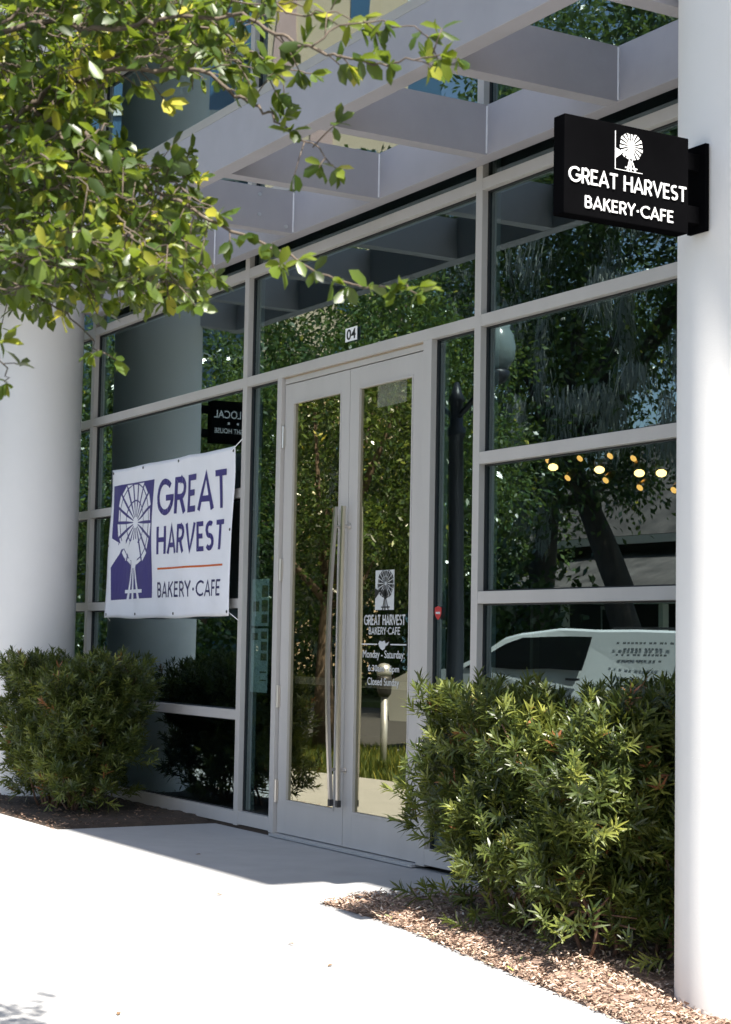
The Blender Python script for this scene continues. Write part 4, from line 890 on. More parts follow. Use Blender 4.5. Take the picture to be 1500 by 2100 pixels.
([(7.61,-4.1,2.71),(7.6,-4.08,2.69),(7.59,-4.06,2.67),(7.58,-4.04,2.66)],0.004,0.0015,1),
([(6.74,-3.94,2.74),(6.75,-3.92,2.72),(6.76,-3.91,2.71),(6.77,-3.88,2.69)],0.004,0.0015,1),
([(7.71,-4.28,2.63),(7.71,-4.23,2.66),(7.72,-4.18,2.69),(7.72,-4.14,2.73)],0.004,0.0015,1),
([(7.54,-4.25,2.59),(7.56,-4.21,2.57),(7.58,-4.18,2.56),(7.61,-4.15,2.55)],0.004,0.0015,1),
([(7.64,-4.11,2.69),(7.66,-4.17,2.71),(7.68,-4.23,2.71),(7.71,-4.28,2.73)],0.004,0.0015,1),
([(7.63,-4.02,2.18),(7.62,-4.06,2.2),(7.61,-4.1,2.22),(7.59,-4.14,2.22)],0.004,0.0015,1),
([(6.99,-4,2.66),(7.04,-3.98,2.67),(7.1,-3.97,2.68),(7.15,-3.96,2.7)],0.004,0.0015,1),
([(6.76,-3.77,2.3),(6.74,-3.72,2.33),(6.72,-3.67,2.37),(6.7,-3.61,2.4)],0.004,0.0015,1),
([(6.75,-3.83,2.9),(6.79,-3.82,2.88),(6.82,-3.81,2.84),(6.86,-3.8,2.81)],0.004,0.0015,1),
([(7.11,-4.09,2.39),(7.11,-4.06,2.39),(7.11,-4.03,2.4),(7.1,-3.99,2.4)],0.004,0.0015,1),
([(7.49,-4.05,2.11),(7.51,-4.03,2.14),(7.54,-3.99,2.15),(7.57,-3.95,2.16)],0.004,0.0015,1),
([(7.12,-3.83,2.24),(7.09,-3.79,2.25),(7.05,-3.74,2.26),(7.02,-3.7,2.27)],0.004,0.0015,1),
([(6.74,-3.94,2.74),(6.74,-3.92,2.76),(6.75,-3.89,2.77),(6.75,-3.85,2.79)],0.004,0.0015,1),
([(7.56,-4.32,2.33),(7.52,-4.33,2.31),(7.48,-4.33,2.28),(7.44,-4.33,2.25)],0.004,0.0015,1),
([(7.02,-3.94,2.34),(7.04,-3.97,2.35),(7.07,-4,2.36),(7.09,-4.04,2.36)],0.004,0.0015,1),
([(7.05,-4,2.89),(7.06,-3.96,2.87),(7.06,-3.93,2.84),(7.05,-3.91,2.8)],0.004,0.0015,1),
([(6.59,-4.11,2.63),(6.59,-4.05,2.62),(6.58,-3.98,2.62),(6.58,-3.91,2.62)],0.004,0.0015,1),
([(7.9,-4.05,2.49),(7.84,-4.07,2.52),(7.78,-4.09,2.54),(7.72,-4.11,2.59)],0.004,0.0015,1),
([(7.09,-4.12,2.57),(7.14,-4.11,2.54),(7.18,-4.1,2.5),(7.23,-4.1,2.46)],0.004,0.0015,1),
([(7.34,-3.74,2.87),(7.35,-3.77,2.88),(7.35,-3.82,2.89),(7.37,-3.85,2.91)],0.004,0.0015,1),
([(6.6,-4.04,2.57),(6.6,-4.02,2.55),(6.61,-3.99,2.55),(6.62,-3.96,2.54)],0.004,0.0015,1),
([(6.77,-4.12,2.79),(6.79,-4.1,2.79),(6.8,-4.08,2.8),(6.82,-4.06,2.81)],0.004,0.0015,1),
([(6.61,-4.04,2.57),(6.66,-4,2.54),(6.71,-3.97,2.5),(6.75,-3.94,2.46)],0.004,0.0015,1),
([(6.77,-4.05,2.52),(6.7,-4.08,2.5),(6.64,-4.1,2.45),(6.59,-4.11,2.4)],0.004,0.0015,1),
([(7.37,-4.11,2.1),(7.4,-4.09,2.09),(7.44,-4.07,2.08),(7.47,-4.05,2.08)],0.004,0.0015,1),
([(7.14,-3.68,2.82),(7.15,-3.65,2.79),(7.16,-3.61,2.75),(7.17,-3.58,2.72)],0.004,0.0015,1),
([(7.09,-4.02,2.54),(7.1,-3.98,2.51),(7.11,-3.94,2.5),(7.12,-3.91,2.47)],0.004,0.0015,1),
([(7.67,-4.17,2.2),(7.66,-4.21,2.21),(7.65,-4.25,2.24),(7.65,-4.29,2.26)],0.004,0.0015,1),
([(7.51,-3.9,2.11),(7.5,-3.93,2.09),(7.49,-3.96,2.07),(7.47,-3.99,2.06)],0.004,0.0015,1),
([(7.03,-3.95,2.49),(7.02,-3.9,2.47),(7.01,-3.87,2.44),(6.99,-3.84,2.4)],0.004,0.0015,1),
([(7.41,-4.3,2.56),(7.46,-4.3,2.52),(7.5,-4.31,2.48),(7.53,-4.33,2.44)],0.004,0.0015,1),
([(6.92,-3.92,2.77),(6.9,-3.97,2.73),(6.89,-4.01,2.69),(6.88,-4.05,2.63)],0.004,0.0015,1),
([(7.21,-3.75,2.27),(7.2,-3.79,2.24),(7.18,-3.82,2.2),(7.17,-3.85,2.15)],0.004,0.0015,1),
([(7.14,-3.56,2.99),(7.13,-3.58,3),(7.13,-3.61,2.99),(7.12,-3.63,2.99)],0.004,0.0015,1),
([(7.32,-4.32,2.4),(7.34,-4.29,2.36),(7.37,-4.25,2.34),(7.4,-4.2,2.33)],0.004,0.0015,1),
([(6.73,-3.94,2.36),(6.76,-3.89,2.32),(6.79,-3.84,2.27),(6.82,-3.79,2.23)],0.004,0.0015,1),
([(7.35,-4.18,2.54),(7.35,-4.23,2.52),(7.36,-4.27,2.52),(7.37,-4.32,2.52)],0.004,0.0015,1),
([(7.42,-4.19,2.71),(7.44,-4.23,2.67),(7.46,-4.27,2.63),(7.48,-4.31,2.58)],0.004,0.0015,1),
([(6.94,-3.82,2.21),(6.91,-3.85,2.19),(6.87,-3.89,2.17),(6.84,-3.93,2.17)],0.004,0.0015,1),
([(7.53,-4.2,2.61),(7.53,-4.14,2.63),(7.52,-4.09,2.64),(7.51,-4.03,2.67)],0.004,0.0015,1),
([(6.92,-4.09,2.81),(6.93,-4.13,2.79),(6.93,-4.17,2.77),(6.95,-4.21,2.73)],0.004,0.0015,1),
([(7.05,-4.05,2.77),(7.07,-4.09,2.75),(7.09,-4.13,2.73),(7.11,-4.17,2.7)],0.004,0.0015,1),
([(7,-4.14,2.2),(6.98,-4.11,2.19),(6.96,-4.08,2.17),(6.94,-4.07,2.15)],0.004,0.0015,1),
([(7.19,-3.85,2.3),(7.14,-3.86,2.33),(7.09,-3.86,2.36),(7.05,-3.86,2.39)],0.004,0.0015,1),
([(7.49,-4.08,2.64),(7.55,-4.06,2.64),(7.61,-4.05,2.66),(7.67,-4.03,2.66)],0.004,0.0015,1),
([(6.63,-4.08,2.41),(6.68,-4.04,2.37),(6.73,-4.02,2.31),(6.78,-3.98,2.27)],0.004,0.0015,1),
([(7.18,-3.88,2.45),(7.17,-3.91,2.45),(7.17,-3.94,2.45),(7.16,-3.96,2.46)],0.004,0.0015,1),
([(7.36,-4.26,2.74),(7.33,-4.22,2.76),(7.31,-4.19,2.79),(7.28,-4.15,2.82)],0.004,0.0015,1),
([(7.23,-4.07,2.78),(7.22,-4.1,2.8),(7.22,-4.13,2.81),(7.21,-4.16,2.83)],0.004,0.0015,1),
([(7.82,-4.18,2.14),(7.86,-4.17,2.1),(7.91,-4.15,2.07),(7.96,-4.13,2.06)],0.004,0.0015,1),
([(7.62,-4.44,2.46),(7.6,-4.39,2.48),(7.58,-4.35,2.49),(7.56,-4.3,2.51)],0.004,0.0015,1),
([(6.91,-4.15,2.16),(6.91,-4.09,2.16),(6.92,-4.02,2.17),(6.92,-3.96,2.2)],0.004,0.0015,1),
([(6.98,-4.21,2.4),(6.99,-4.19,2.39),(7,-4.17,2.38),(7.01,-4.15,2.38)],0.004,0.0015,1),
([(6.65,-4,2.72),(6.66,-3.96,2.72),(6.67,-3.93,2.73),(6.67,-3.9,2.75)],0.004,0.0015,1),
([(7.31,-3.71,2.78),(7.32,-3.74,2.75),(7.32,-3.76,2.72),(7.33,-3.76,2.69)],0.004,0.0015,1),
([(7.06,-4.14,2.62),(7.12,-4.11,2.63),(7.18,-4.09,2.65),(7.24,-4.08,2.67)],0.004,0.0015,1),
([(7.65,-3.87,2.67),(7.62,-3.81,2.67),(7.6,-3.75,2.69)],0.004,0.0015,1),
([(7.86,-4.17,2.45),(7.87,-4.12,2.47),(7.88,-4.07,2.5),(7.89,-4.01,2.5)],0.004,0.0015,1),
([(7.25,-3.95,2.41),(7.26,-4.01,2.37),(7.27,-4.08,2.35),(7.28,-4.15,2.34)],0.004,0.0015,1),
([(7.03,-4.15,2.56),(7.07,-4.14,2.56),(7.11,-4.13,2.56),(7.16,-4.13,2.56)],0.004,0.0015,1),
([(7.37,-4.34,2.3),(7.4,-4.37,2.31),(7.42,-4.4,2.31),(7.45,-4.43,2.31)],0.004,0.0015,1),
([(7.01,-4.14,2.27),(7.04,-4.11,2.26),(7.07,-4.08,2.24),(7.09,-4.05,2.21)],0.004,0.0015,1),
([(6.69,-4.02,2.23),(6.67,-3.97,2.25),(6.64,-3.93,2.27),(6.62,-3.9,2.31)],0.004,0.0015,1),
([(6.98,-4.17,2.44),(7.02,-4.13,2.44),(7.07,-4.08,2.43),(7.1,-4.04,2.39)],0.004,0.0015,1),
([(7.05,-4.1,2.82),(7.12,-4.06,2.79),(7.2,-4.02,2.79),(7.28,-3.98,2.78)],0.004,0.0015,1),
([(7.03,-4.21,2.5),(7.05,-4.18,2.46),(7.05,-4.17,2.41),(7.07,-4.15,2.38)],0.004,0.0015,1),
([(7.63,-4.33,2.06),(7.69,-4.3,2.06),(7.75,-4.27,2.05),(7.8,-4.24,2.03)],0.004,0.0015,1),
([(7.4,-4.03,2.36),(7.41,-4.08,2.33),(7.43,-4.13,2.3),(7.45,-4.17,2.26)],0.004,0.0015,1),
([(7.05,-4.01,2.17),(7.04,-4.04,2.16),(7.04,-4.08,2.16),(7.03,-4.11,2.15)],0.004,0.0015,1),
([(7.02,-3.91,2.44),(7.03,-3.89,2.42),(7.04,-3.87,2.42),(7.06,-3.85,2.42)],0.004,0.0015,1),
([(7.59,-4.32,2.61),(7.62,-4.28,2.62),(7.64,-4.24,2.65),(7.67,-4.22,2.68)],0.004,0.0015,1),
([(7,-4.2,2.59),(7.05,-4.18,2.58),(7.1,-4.17,2.58),(7.14,-4.15,2.57)],0.004,0.0015,1),
([(6.81,-3.68,2.93),(6.88,-3.65,2.88),(6.95,-3.61,2.84),(7.02,-3.58,2.8)],0.004,0.0015,1),
([(7.16,-3.94,2.74),(7.18,-3.9,2.74),(7.2,-3.87,2.75),(7.21,-3.84,2.75)],0.004,0.0015,1),
([(7.08,-4.09,2.91),(7.05,-4.09,2.98),(7.02,-4.09,3.05),(7.01,-4.07,3.12)],0.004,0.0015,1),
([(6.65,-4.11,2.83),(6.63,-4.05,2.84),(6.61,-3.98,2.83),(6.59,-3.92,2.82)],0.004,0.0015,1),
([(7.17,-4.04,2.32),(7.19,-4.01,2.27),(7.2,-4.01,2.21),(7.21,-4.02,2.15)],0.004,0.0015,1),
([(7.67,-4.39,2.07),(7.73,-4.38,2.06),(7.79,-4.36,2.05),(7.85,-4.34,2.05)],0.004,0.0015,1),
([(6.82,-3.98,2.92),(6.83,-3.94,2.9),(6.83,-3.9,2.9),(6.84,-3.86,2.9)],0.004,0.0015,1),
([(7.56,-4.25,2.7),(7.54,-4.24,2.69),(7.51,-4.21,2.67),(7.48,-4.2,2.66)],0.004,0.0015,1),
([(7.32,-3.87,2.83),(7.3,-3.85,2.83),(7.29,-3.83,2.81),(7.27,-3.81,2.79)],0.004,0.0015,1),
([(7.04,-4.07,2.8),(7.05,-4.03,2.77),(7.08,-3.97,2.77),(7.1,-3.92,2.77)],0.004,0.0015,1),
([(6.55,-4.08,2.27),(6.58,-4.12,2.29),(6.59,-4.16,2.3),(6.61,-4.19,2.31)],0.004,0.0015,1),
([(7.22,-3.74,2.72),(7.24,-3.71,2.71),(7.26,-3.69,2.72),(7.29,-3.67,2.72)],0.004,0.0015,1),
([(6.8,-4.05,2.57),(6.77,-4.06,2.58),(6.73,-4.08,2.59),(6.69,-4.09,2.6)],0.004,0.0015,1),
([(7.39,-4.29,2.05),(7.46,-4.28,2.03),(7.53,-4.27,2.01)],0.004,0.0015,1),
([(7.4,-3.89,2.31),(7.42,-3.85,2.29),(7.44,-3.81,2.27)],0.004,0.0015,1),
([(7.36,-3.77,2.87),(7.37,-3.72,2.9),(7.37,-3.67,2.92),(7.38,-3.62,2.94)],0.004,0.0015,1),
([(6.77,-3.97,2.57),(6.73,-4,2.54),(6.7,-4.02,2.49),(6.66,-4.06,2.46)],0.004,0.0015,1),
([(7.71,-4.27,2.13),(7.75,-4.25,2.11),(7.79,-4.23,2.09),(7.83,-4.21,2.06)],0.004,0.0015,1),
([(7.2,-3.94,2.29),(7.24,-3.89,2.28),(7.28,-3.86,2.24),(7.32,-3.81,2.21)],0.004,0.0015,1),
([(7.46,-4.3,2.37),(7.49,-4.34,2.37),(7.52,-4.38,2.37),(7.55,-4.42,2.37)],0.004,0.0015,1),
([(7.28,-3.94,2.41),(7.33,-3.91,2.38),(7.37,-3.88,2.37),(7.42,-3.85,2.36)],0.004,0.0015,1),
([(6.8,-3.93,2.78),(6.8,-3.97,2.78),(6.8,-4.01,2.77),(6.81,-4.05,2.76)],0.004,0.0015,1),
([(7.68,-4.41,2.44),(7.65,-4.38,2.46),(7.63,-4.34,2.47),(7.6,-4.31,2.48)],0.004,0.0015,1),
([(7.03,-4.03,2.32),(6.98,-4.05,2.34),(6.94,-4.06,2.37),(6.9,-4.07,2.4)],0.004,0.0015,1),
([(7.48,-4.36,2.53),(7.49,-4.34,2.51),(7.49,-4.34,2.49),(7.49,-4.33,2.47)],0.004,0.0015,1),
([(7.74,-3.99,2.68),(7.73,-3.96,2.66),(7.71,-3.93,2.64),(7.69,-3.92,2.62)],0.004,0.0015,1),
([(6.78,-4.09,2.5),(6.8,-4.08,2.44),(6.82,-4.07,2.37),(6.83,-4.07,2.3)],0.004,0.0015,1),
([(7.65,-3.92,2.71),(7.62,-3.87,2.72),(7.6,-3.82,2.72),(7.58,-3.76,2.73)],0.004,0.0015,1),
([(7.28,-4.08,2.11),(7.31,-4.03,2.1),(7.34,-3.99,2.1),(7.37,-3.94,2.08)],0.004,0.0015,1),
([(7.02,-3.79,2.88),(7.05,-3.82,2.83),(7.09,-3.86,2.79),(7.12,-3.89,2.75)],0.004,0.0015,1),
([(7.25,-4.21,2.37),(7.26,-4.25,2.33),(7.29,-4.28,2.29),(7.3,-4.32,2.26)],0.004,0.0015,1),
([(7.22,-4.05,2.64),(7.24,-4.04,2.63),(7.27,-4.03,2.62),(7.29,-4.02,2.6)],0.004,0.0015,1),
([(6.94,-4.09,2.68),(6.97,-4.07,2.62),(7,-4.07,2.56),(7.04,-4.04,2.5)],0.004,0.0015,1),
([(6.96,-3.98,2.38),(7,-3.94,2.36),(7.04,-3.9,2.36),(7.07,-3.86,2.34)],0.004,0.0015,1),
([(6.88,-3.65,2.97),(6.88,-3.57,3),(6.87,-3.5,3.05),(6.85,-3.45,3.12)],0.004,0.0015,1),
([(7.21,-3.78,2.8),(7.23,-3.84,2.81),(7.25,-3.9,2.8),(7.28,-3.96,2.77)],0.004,0.0015,1),
([(7.41,-4.17,2.1),(7.4,-4.2,2.12),(7.39,-4.22,2.13),(7.37,-4.25,2.13)],0.004,0.0015,1),
([(6.76,-4.12,2.83),(6.76,-4.05,2.87),(6.75,-3.98,2.9),(6.75,-3.91,2.91)],0.004,0.0015,1),
([(7.82,-4.04,2.63),(7.75,-4.07,2.66),(7.67,-4.11,2.69),(7.6,-4.13,2.72)],0.004,0.0015,1),
([(7.67,-4.25,2.34),(7.62,-4.25,2.33),(7.58,-4.26,2.32),(7.53,-4.27,2.32)],0.004,0.0015,1),
([(7.2,-3.98,2.14),(7.21,-3.92,2.17),(7.21,-3.88,2.22),(7.2,-3.84,2.27)],0.004,0.0015,1),
([(6.77,-3.89,2.57),(6.83,-3.86,2.53),(6.9,-3.83,2.51),(6.96,-3.8,2.48)],0.004,0.0015,1),
([(6.77,-4.11,2.7),(6.81,-4.06,2.7),(6.84,-4.02,2.73),(6.87,-3.98,2.73)],0.004,0.0015,1),
([(7.46,-4.3,2.69),(7.42,-4.29,2.68),(7.38,-4.29,2.67),(7.33,-4.3,2.67)],0.004,0.0015,1),
([(7.82,-4.02,2.08),(7.77,-4.06,2.08),(7.72,-4.09,2.09),(7.67,-4.13,2.08)],0.004,0.0015,1),
([(7.58,-4.17,2.08),(7.55,-4.21,2.08),(7.53,-4.25,2.08),(7.5,-4.29,2.09)],0.004,0.0015,1),
([(7.41,-4.07,2.5),(7.36,-4.09,2.52),(7.31,-4.11,2.53),(7.25,-4.13,2.54)],0.004,0.0015,1),
([(7.29,-4.22,2.08),(7.32,-4.18,2.08),(7.35,-4.15,2.1),(7.37,-4.13,2.12)],0.004,0.0015,1),
([(7.18,-3.81,2.84),(7.22,-3.81,2.79),(7.27,-3.8,2.74),(7.32,-3.79,2.69)],0.004,0.0015,1),
([(6.67,-3.93,2.97),(6.67,-3.86,3),(6.67,-3.8,3.03),(6.67,-3.73,3.04)],0.004,0.0015,1),
([(6.85,-4.19,2.19),(6.88,-4.24,2.2),(6.91,-4.28,2.21),(6.94,-4.32,2.23)],0.004,0.0015,1),
([(7.75,-4.32,2.52),(7.7,-4.32,2.55),(7.66,-4.32,2.58),(7.61,-4.32,2.61)],0.004,0.0015,1),
([(6.86,-4.01,2.45),(6.85,-4.05,2.49),(6.84,-4.09,2.53),(6.85,-4.11,2.58)],0.004,0.0015,1),
([(7.04,-4.19,2.81),(7.05,-4.13,2.82),(7.07,-4.07,2.85),(7.08,-4,2.87)],0.004,0.0015,1),
([(7.32,-4.2,2.14),(7.35,-4.15,2.13),(7.38,-4.11,2.14),(7.41,-4.07,2.13)],0.004,0.0015,1),
([(7.67,-3.96,2.71),(7.71,-3.94,2.7),(7.75,-3.92,2.7),(7.78,-3.9,2.71)],0.004,0.0015,1),
([(7.18,-4.27,2.51),(7.22,-4.27,2.48),(7.27,-4.27,2.45),(7.31,-4.26,2.43)],0.004,0.0015,1),
([(7.66,-4.15,2.4),(7.66,-4.17,2.4),(7.66,-4.19,2.38),(7.65,-4.2,2.36)],0.004,0.0015,1),
([(7.75,-4.32,2.26),(7.79,-4.29,2.22),(7.84,-4.26,2.19),(7.88,-4.24,2.14)],0.004,0.0015,1),
([(6.99,-4.13,2.36),(7.04,-4.1,2.3),(7.1,-4.07,2.25),(7.16,-4.03,2.2)],0.004,0.0015,1),
([(6.95,-3.85,2.2),(6.98,-3.83,2.19),(7,-3.8,2.18),(7.03,-3.77,2.17)],0.004,0.0015,1),
([(7.63,-4.37,2.26),(7.67,-4.35,2.25),(7.7,-4.33,2.26),(7.73,-4.31,2.26)],0.004,0.0015,1),
([(6.84,-4.12,2.7),(6.85,-4.11,2.64),(6.86,-4.09,2.58),(6.89,-4.06,2.54)],0.004,0.0015,1),
([(6.86,-3.91,2.38),(6.87,-3.88,2.33),(6.89,-3.83,2.29),(6.9,-3.8,2.24)],0.004,0.0015,1),
([(7.46,-4.09,2.76),(7.5,-4.05,2.74),(7.54,-4.01,2.72),(7.58,-3.97,2.69)],0.004,0.0015,1),
([(7.08,-4.16,2.73),(7.09,-4.12,2.7),(7.1,-4.08,2.67),(7.12,-4.04,2.65)],0.004,0.0015,1),
([(7.42,-4.19,2.28),(7.46,-4.21,2.29),(7.49,-4.23,2.3),(7.52,-4.25,2.31)],0.004,0.0015,1),
([(6.99,-4.23,2.34),(6.98,-4.19,2.34),(6.97,-4.15,2.33),(6.97,-4.1,2.35)],0.004,0.0015,1),
([(7,-4.16,2.78),(7,-4.19,2.74),(7,-4.24,2.72),(7,-4.28,2.71)],0.004,0.0015,1),
([(7.58,-4.33,2.08),(7.58,-4.29,2.08),(7.57,-4.26,2.1),(7.57,-4.22,2.12)],0.004,0.0015,1),
([(6.75,-3.88,2.92),(6.81,-3.84,2.88),(6.87,-3.81,2.84),(6.93,-3.77,2.81)],0.004,0.0015,1),
([(6.98,-3.7,2.36),(6.99,-3.73,2.35),(6.99,-3.77,2.35),(6.99,-3.8,2.34)],0.004,0.0015,1),
([(6.87,-4.13,2.31),(6.93,-4.08,2.3),(6.98,-4.04,2.26),(7.03,-3.99,2.25)],0.004,0.0015,1),
([(7.63,-4.12,2.27),(7.64,-4.08,2.26),(7.65,-4.05,2.24),(7.65,-4.01,2.23)],0.004,0.0015,1),
([(7.07,-3.76,2.23),(7.06,-3.82,2.2),(7.05,-3.88,2.16),(7.04,-3.94,2.15)],0.004,0.0015,1),
([(7.03,-4,2.43),(7.04,-3.99,2.41),(7.05,-3.98,2.38),(7.06,-3.98,2.35)],0.004,0.0015,1),
([(7.74,-4.31,2.55),(7.76,-4.34,2.54),(7.79,-4.37,2.53),(7.81,-4.4,2.52)],0.004,0.0015,1),
([(7.15,-3.74,2.9),(7.13,-3.75,2.88),(7.11,-3.75,2.86),(7.09,-3.76,2.84)],0.004,0.0015,1),
([(7.08,-3.76,2.78),(7.11,-3.72,2.73),(7.15,-3.69,2.69)],0.004,0.0015,1),
([(7.04,-4.18,2.34),(7.09,-4.17,2.31),(7.15,-4.16,2.29),(7.2,-4.16,2.26)],0.004,0.0015,1),
([(6.86,-3.71,2.34),(6.89,-3.67,2.32),(6.91,-3.62,2.29),(6.92,-3.6,2.25)],0.004,0.0015,1),
([(7.19,-4.02,2.39),(7.16,-3.98,2.41),(7.13,-3.94,2.42),(7.1,-3.9,2.43)],0.004,0.0015,1),
([(6.91,-3.83,2.88),(6.93,-3.86,2.81),(6.94,-3.9,2.76),(6.96,-3.93,2.7)],0.004,0.0015,1),
([(7.24,-3.93,2.74),(7.24,-3.89,2.73),(7.25,-3.85,2.74),(7.26,-3.81,2.75)],0.004,0.0015,1),
([(7,-4.2,2.44),(6.98,-4.23,2.44),(6.96,-4.27,2.47),(6.95,-4.3,2.49)],0.004,0.0015,1),
([(7.42,-4.32,2.2),(7.46,-4.3,2.18),(7.49,-4.28,2.16),(7.52,-4.26,2.14)],0.004,0.0015,1),
([(7.59,-4.35,2),(7.63,-4.32,2.01),(7.67,-4.29,2.01),(7.72,-4.26,2.01)],0.004,0.0015,1),
([(7.04,-3.76,2.97),(7.08,-3.73,2.99),(7.13,-3.69,2.99),(7.18,-3.65,2.98)],0.004,0.0015,1),
([(7.72,-4.29,2.08),(7.72,-4.25,2.08),(7.72,-4.22,2.1),(7.72,-4.18,2.11)],0.004,0.0015,1),
([(7.24,-4.07,2.72),(7.26,-4.11,2.71),(7.27,-4.15,2.71),(7.29,-4.19,2.71)],0.004,0.0015,1),
([(7.03,-4.01,2.41),(7.05,-3.98,2.38),(7.07,-3.96,2.35),(7.09,-3.94,2.31)],0.004,0.0015,1),
([(7.61,-3.81,2.58),(7.58,-3.83,2.6),(7.55,-3.86,2.61),(7.51,-3.89,2.61)],0.004,0.0015,1),
([(7.1,-4.18,2.34),(7.06,-4.22,2.38),(7.03,-4.25,2.43),(6.99,-4.3,2.46)],0.004,0.0015,1),
([(7.13,-4.21,2.11),(7.12,-4.15,2.11),(7.11,-4.09,2.15),(7.11,-4.02,2.16)],0.004,0.0015,1),
([(6.67,-4.13,3.02),(6.68,-4.08,3.03),(6.69,-4.04,3.02),(6.7,-4,3.01)],0.004,0.0015,1),
([(7.04,-4.24,2.76),(6.99,-4.29,2.78),(6.93,-4.33,2.8)],0.004,0.0015,1),
([(7.68,-4.26,2.33),(7.63,-4.28,2.3),(7.58,-4.3,2.29),(7.52,-4.34,2.29)],0.004,0.0015,1),
([(6.69,-4,2.56),(6.69,-3.96,2.55),(6.68,-3.92,2.55),(6.68,-3.88,2.53)],0.004,0.0015,1),
([(7,-3.65,2.93),(7.01,-3.64,2.9),(7.02,-3.62,2.87),(7.04,-3.61,2.84)],0.004,0.0015,1),
([(7.21,-3.86,2.41),(7.25,-3.86,2.39),(7.29,-3.85,2.37),(7.34,-3.85,2.35)],0.004,0.0015,1),
([(7.63,-4.21,2.09),(7.61,-4.18,2.09),(7.58,-4.15,2.1),(7.56,-4.12,2.1)],0.004,0.0015,1),
([(6.57,-4.09,2.3),(6.58,-4.06,2.29),(6.6,-4.04,2.29),(6.62,-4.01,2.28)],0.004,0.0015,1),
([(6.92,-4.2,2.47),(6.9,-4.17,2.41),(6.88,-4.16,2.36),(6.86,-4.16,2.3)],0.004,0.0015,1),
([(7.86,-4.08,2.05),(7.86,-4.12,2.04),(7.86,-4.15,2.03),(7.86,-4.17,2)],0.004,0.0015,1),
([(7.37,-4.12,2.7),(7.37,-4.08,2.67),(7.37,-4.06,2.64),(7.37,-4.03,2.61)],0.004,0.0015,1),
([(6.8,-3.85,2.27),(6.8,-3.79,2.27),(6.8,-3.74,2.26),(6.79,-3.7,2.23)],0.004,0.0015,1),
([(7.39,-4.14,2.48),(7.39,-4.17,2.5),(7.38,-4.21,2.52),(7.37,-4.24,2.56)],0.004,0.0015,1)]
oak = thing("oak_tree", (5.6, -7.3, zg(5.6)-.03), "leafy live oak whose sunlit branches hang across the upper left corner", "tree")
tk = MB(); tk.tube([(5.6, -7.3, -.6), (5.62, -7.26, .5), (5.75, -7.0, 1.3), (6.1, -6.3, 1.95), (6.62, -5.2, 2.2), (6.75, -5.08, 2.28)], [.20, .15, .12, .08, .026, .013], 14)
tk.build("trunk", M['bark'], oak, smooth=True)
br = MB(); LC = []; LD = []; LL = []; LW = []; LT = []
for ti, (P, r0, r1, den) in enumerate(TWIGS):
    P = [Vector(p) for p in P]
    if ti in (0, 1, 3, 4, 8): P = [Vector((6.72, -5.08, 2.25)), P[0]*.5 + Vector((6.72, -5.08, 2.25))*.5 + Vector((0, 0, .06))] + P; 
    # smooth the path
    Q = []
    for i in range(len(P)-1):
        p0 = P[max(i-1, 0)]; p1 = P[i]; p2 = P[i+1]; p3 = P[min(i+2, len(P)-1)]
        for k in range(4):
            t = k/4; Q.append(.5*((2*p1) + (p2-p0)*t + (2*p0-5*p1+4*p2-p3)*t*t + (3*p1-p0-3*p2+p3)*t**3))
    Q.append(P[-1]); m = len(Q)
    R = [.62*(r0 + (r1-r0)*(i/(m-1))**.6) for i in range(m)]
    br.tube([q + Vector(RNG.normal(0, .004, 3)) if 0 < i < m-1 else q for i, q in enumerate(Q)], R, 6)
    # leaves in small whorls along the twig and on short side spurs
    acc = 0
    for i in range(m-1):
        seg = Q[i+1]-Q[i]; L = seg.length; acc += L; d = seg.normalized()
        main = ti < 14
        if R[i] > .0075 and RNG.random() < .55: continue
        step = .040 if main else .034
        while acc > step:
            acc -= step
            if RNG.random() > .86*den: continue
            base = Q[i] + seg*RNG.random()
            sp = Vector(RNG.normal(0, 1, 3)); sp = (sp - d*sp.dot(d)).normalized()*.8 + d*.5 + Vector((0, 0, .15)); spl = RNG.uniform(.012, .07) if RNG.random() < .8 else .09
            tip = base + sp.normalized()*spl
            if spl > .03: br.tube([base, base*.5+tip*.5+Vector((0, 0, .003)), tip], [.0016, .0014, .0011], 4)
            tint = RNG.beta(2.0, 2.6)
            if RNG.random() < .05: tint = RNG.uniform(.9, 1)
            for k in range(RNG.integers(3, 8)):
                ld = sp.normalized()*.7 + Vector(RNG.normal(0, .75, 3)) + Vector((0, 0, -.25))
                LC.append(tip - sp.normalized()*RNG.uniform(0, .02)); LD.append(ld); l_ = RNG.uniform(.026, .054); LL.append(l_); LW.append(l_*RNG.uniform(.46, .62)); LT.append(tint + RNG.normal(0, .08))
    # a rosette at the very tip
    for k in range(5):
        LC.append(Q[-1]); LD.append((Q[-1]-Q[-3]).normalized()*1.0 + Vector(RNG.normal(0, .6, 3))); l_ = RNG.uniform(.026, .048); LL.append(l_); LW.append(l_*.5); LT.append(RNG.uniform(.3, 1.0))
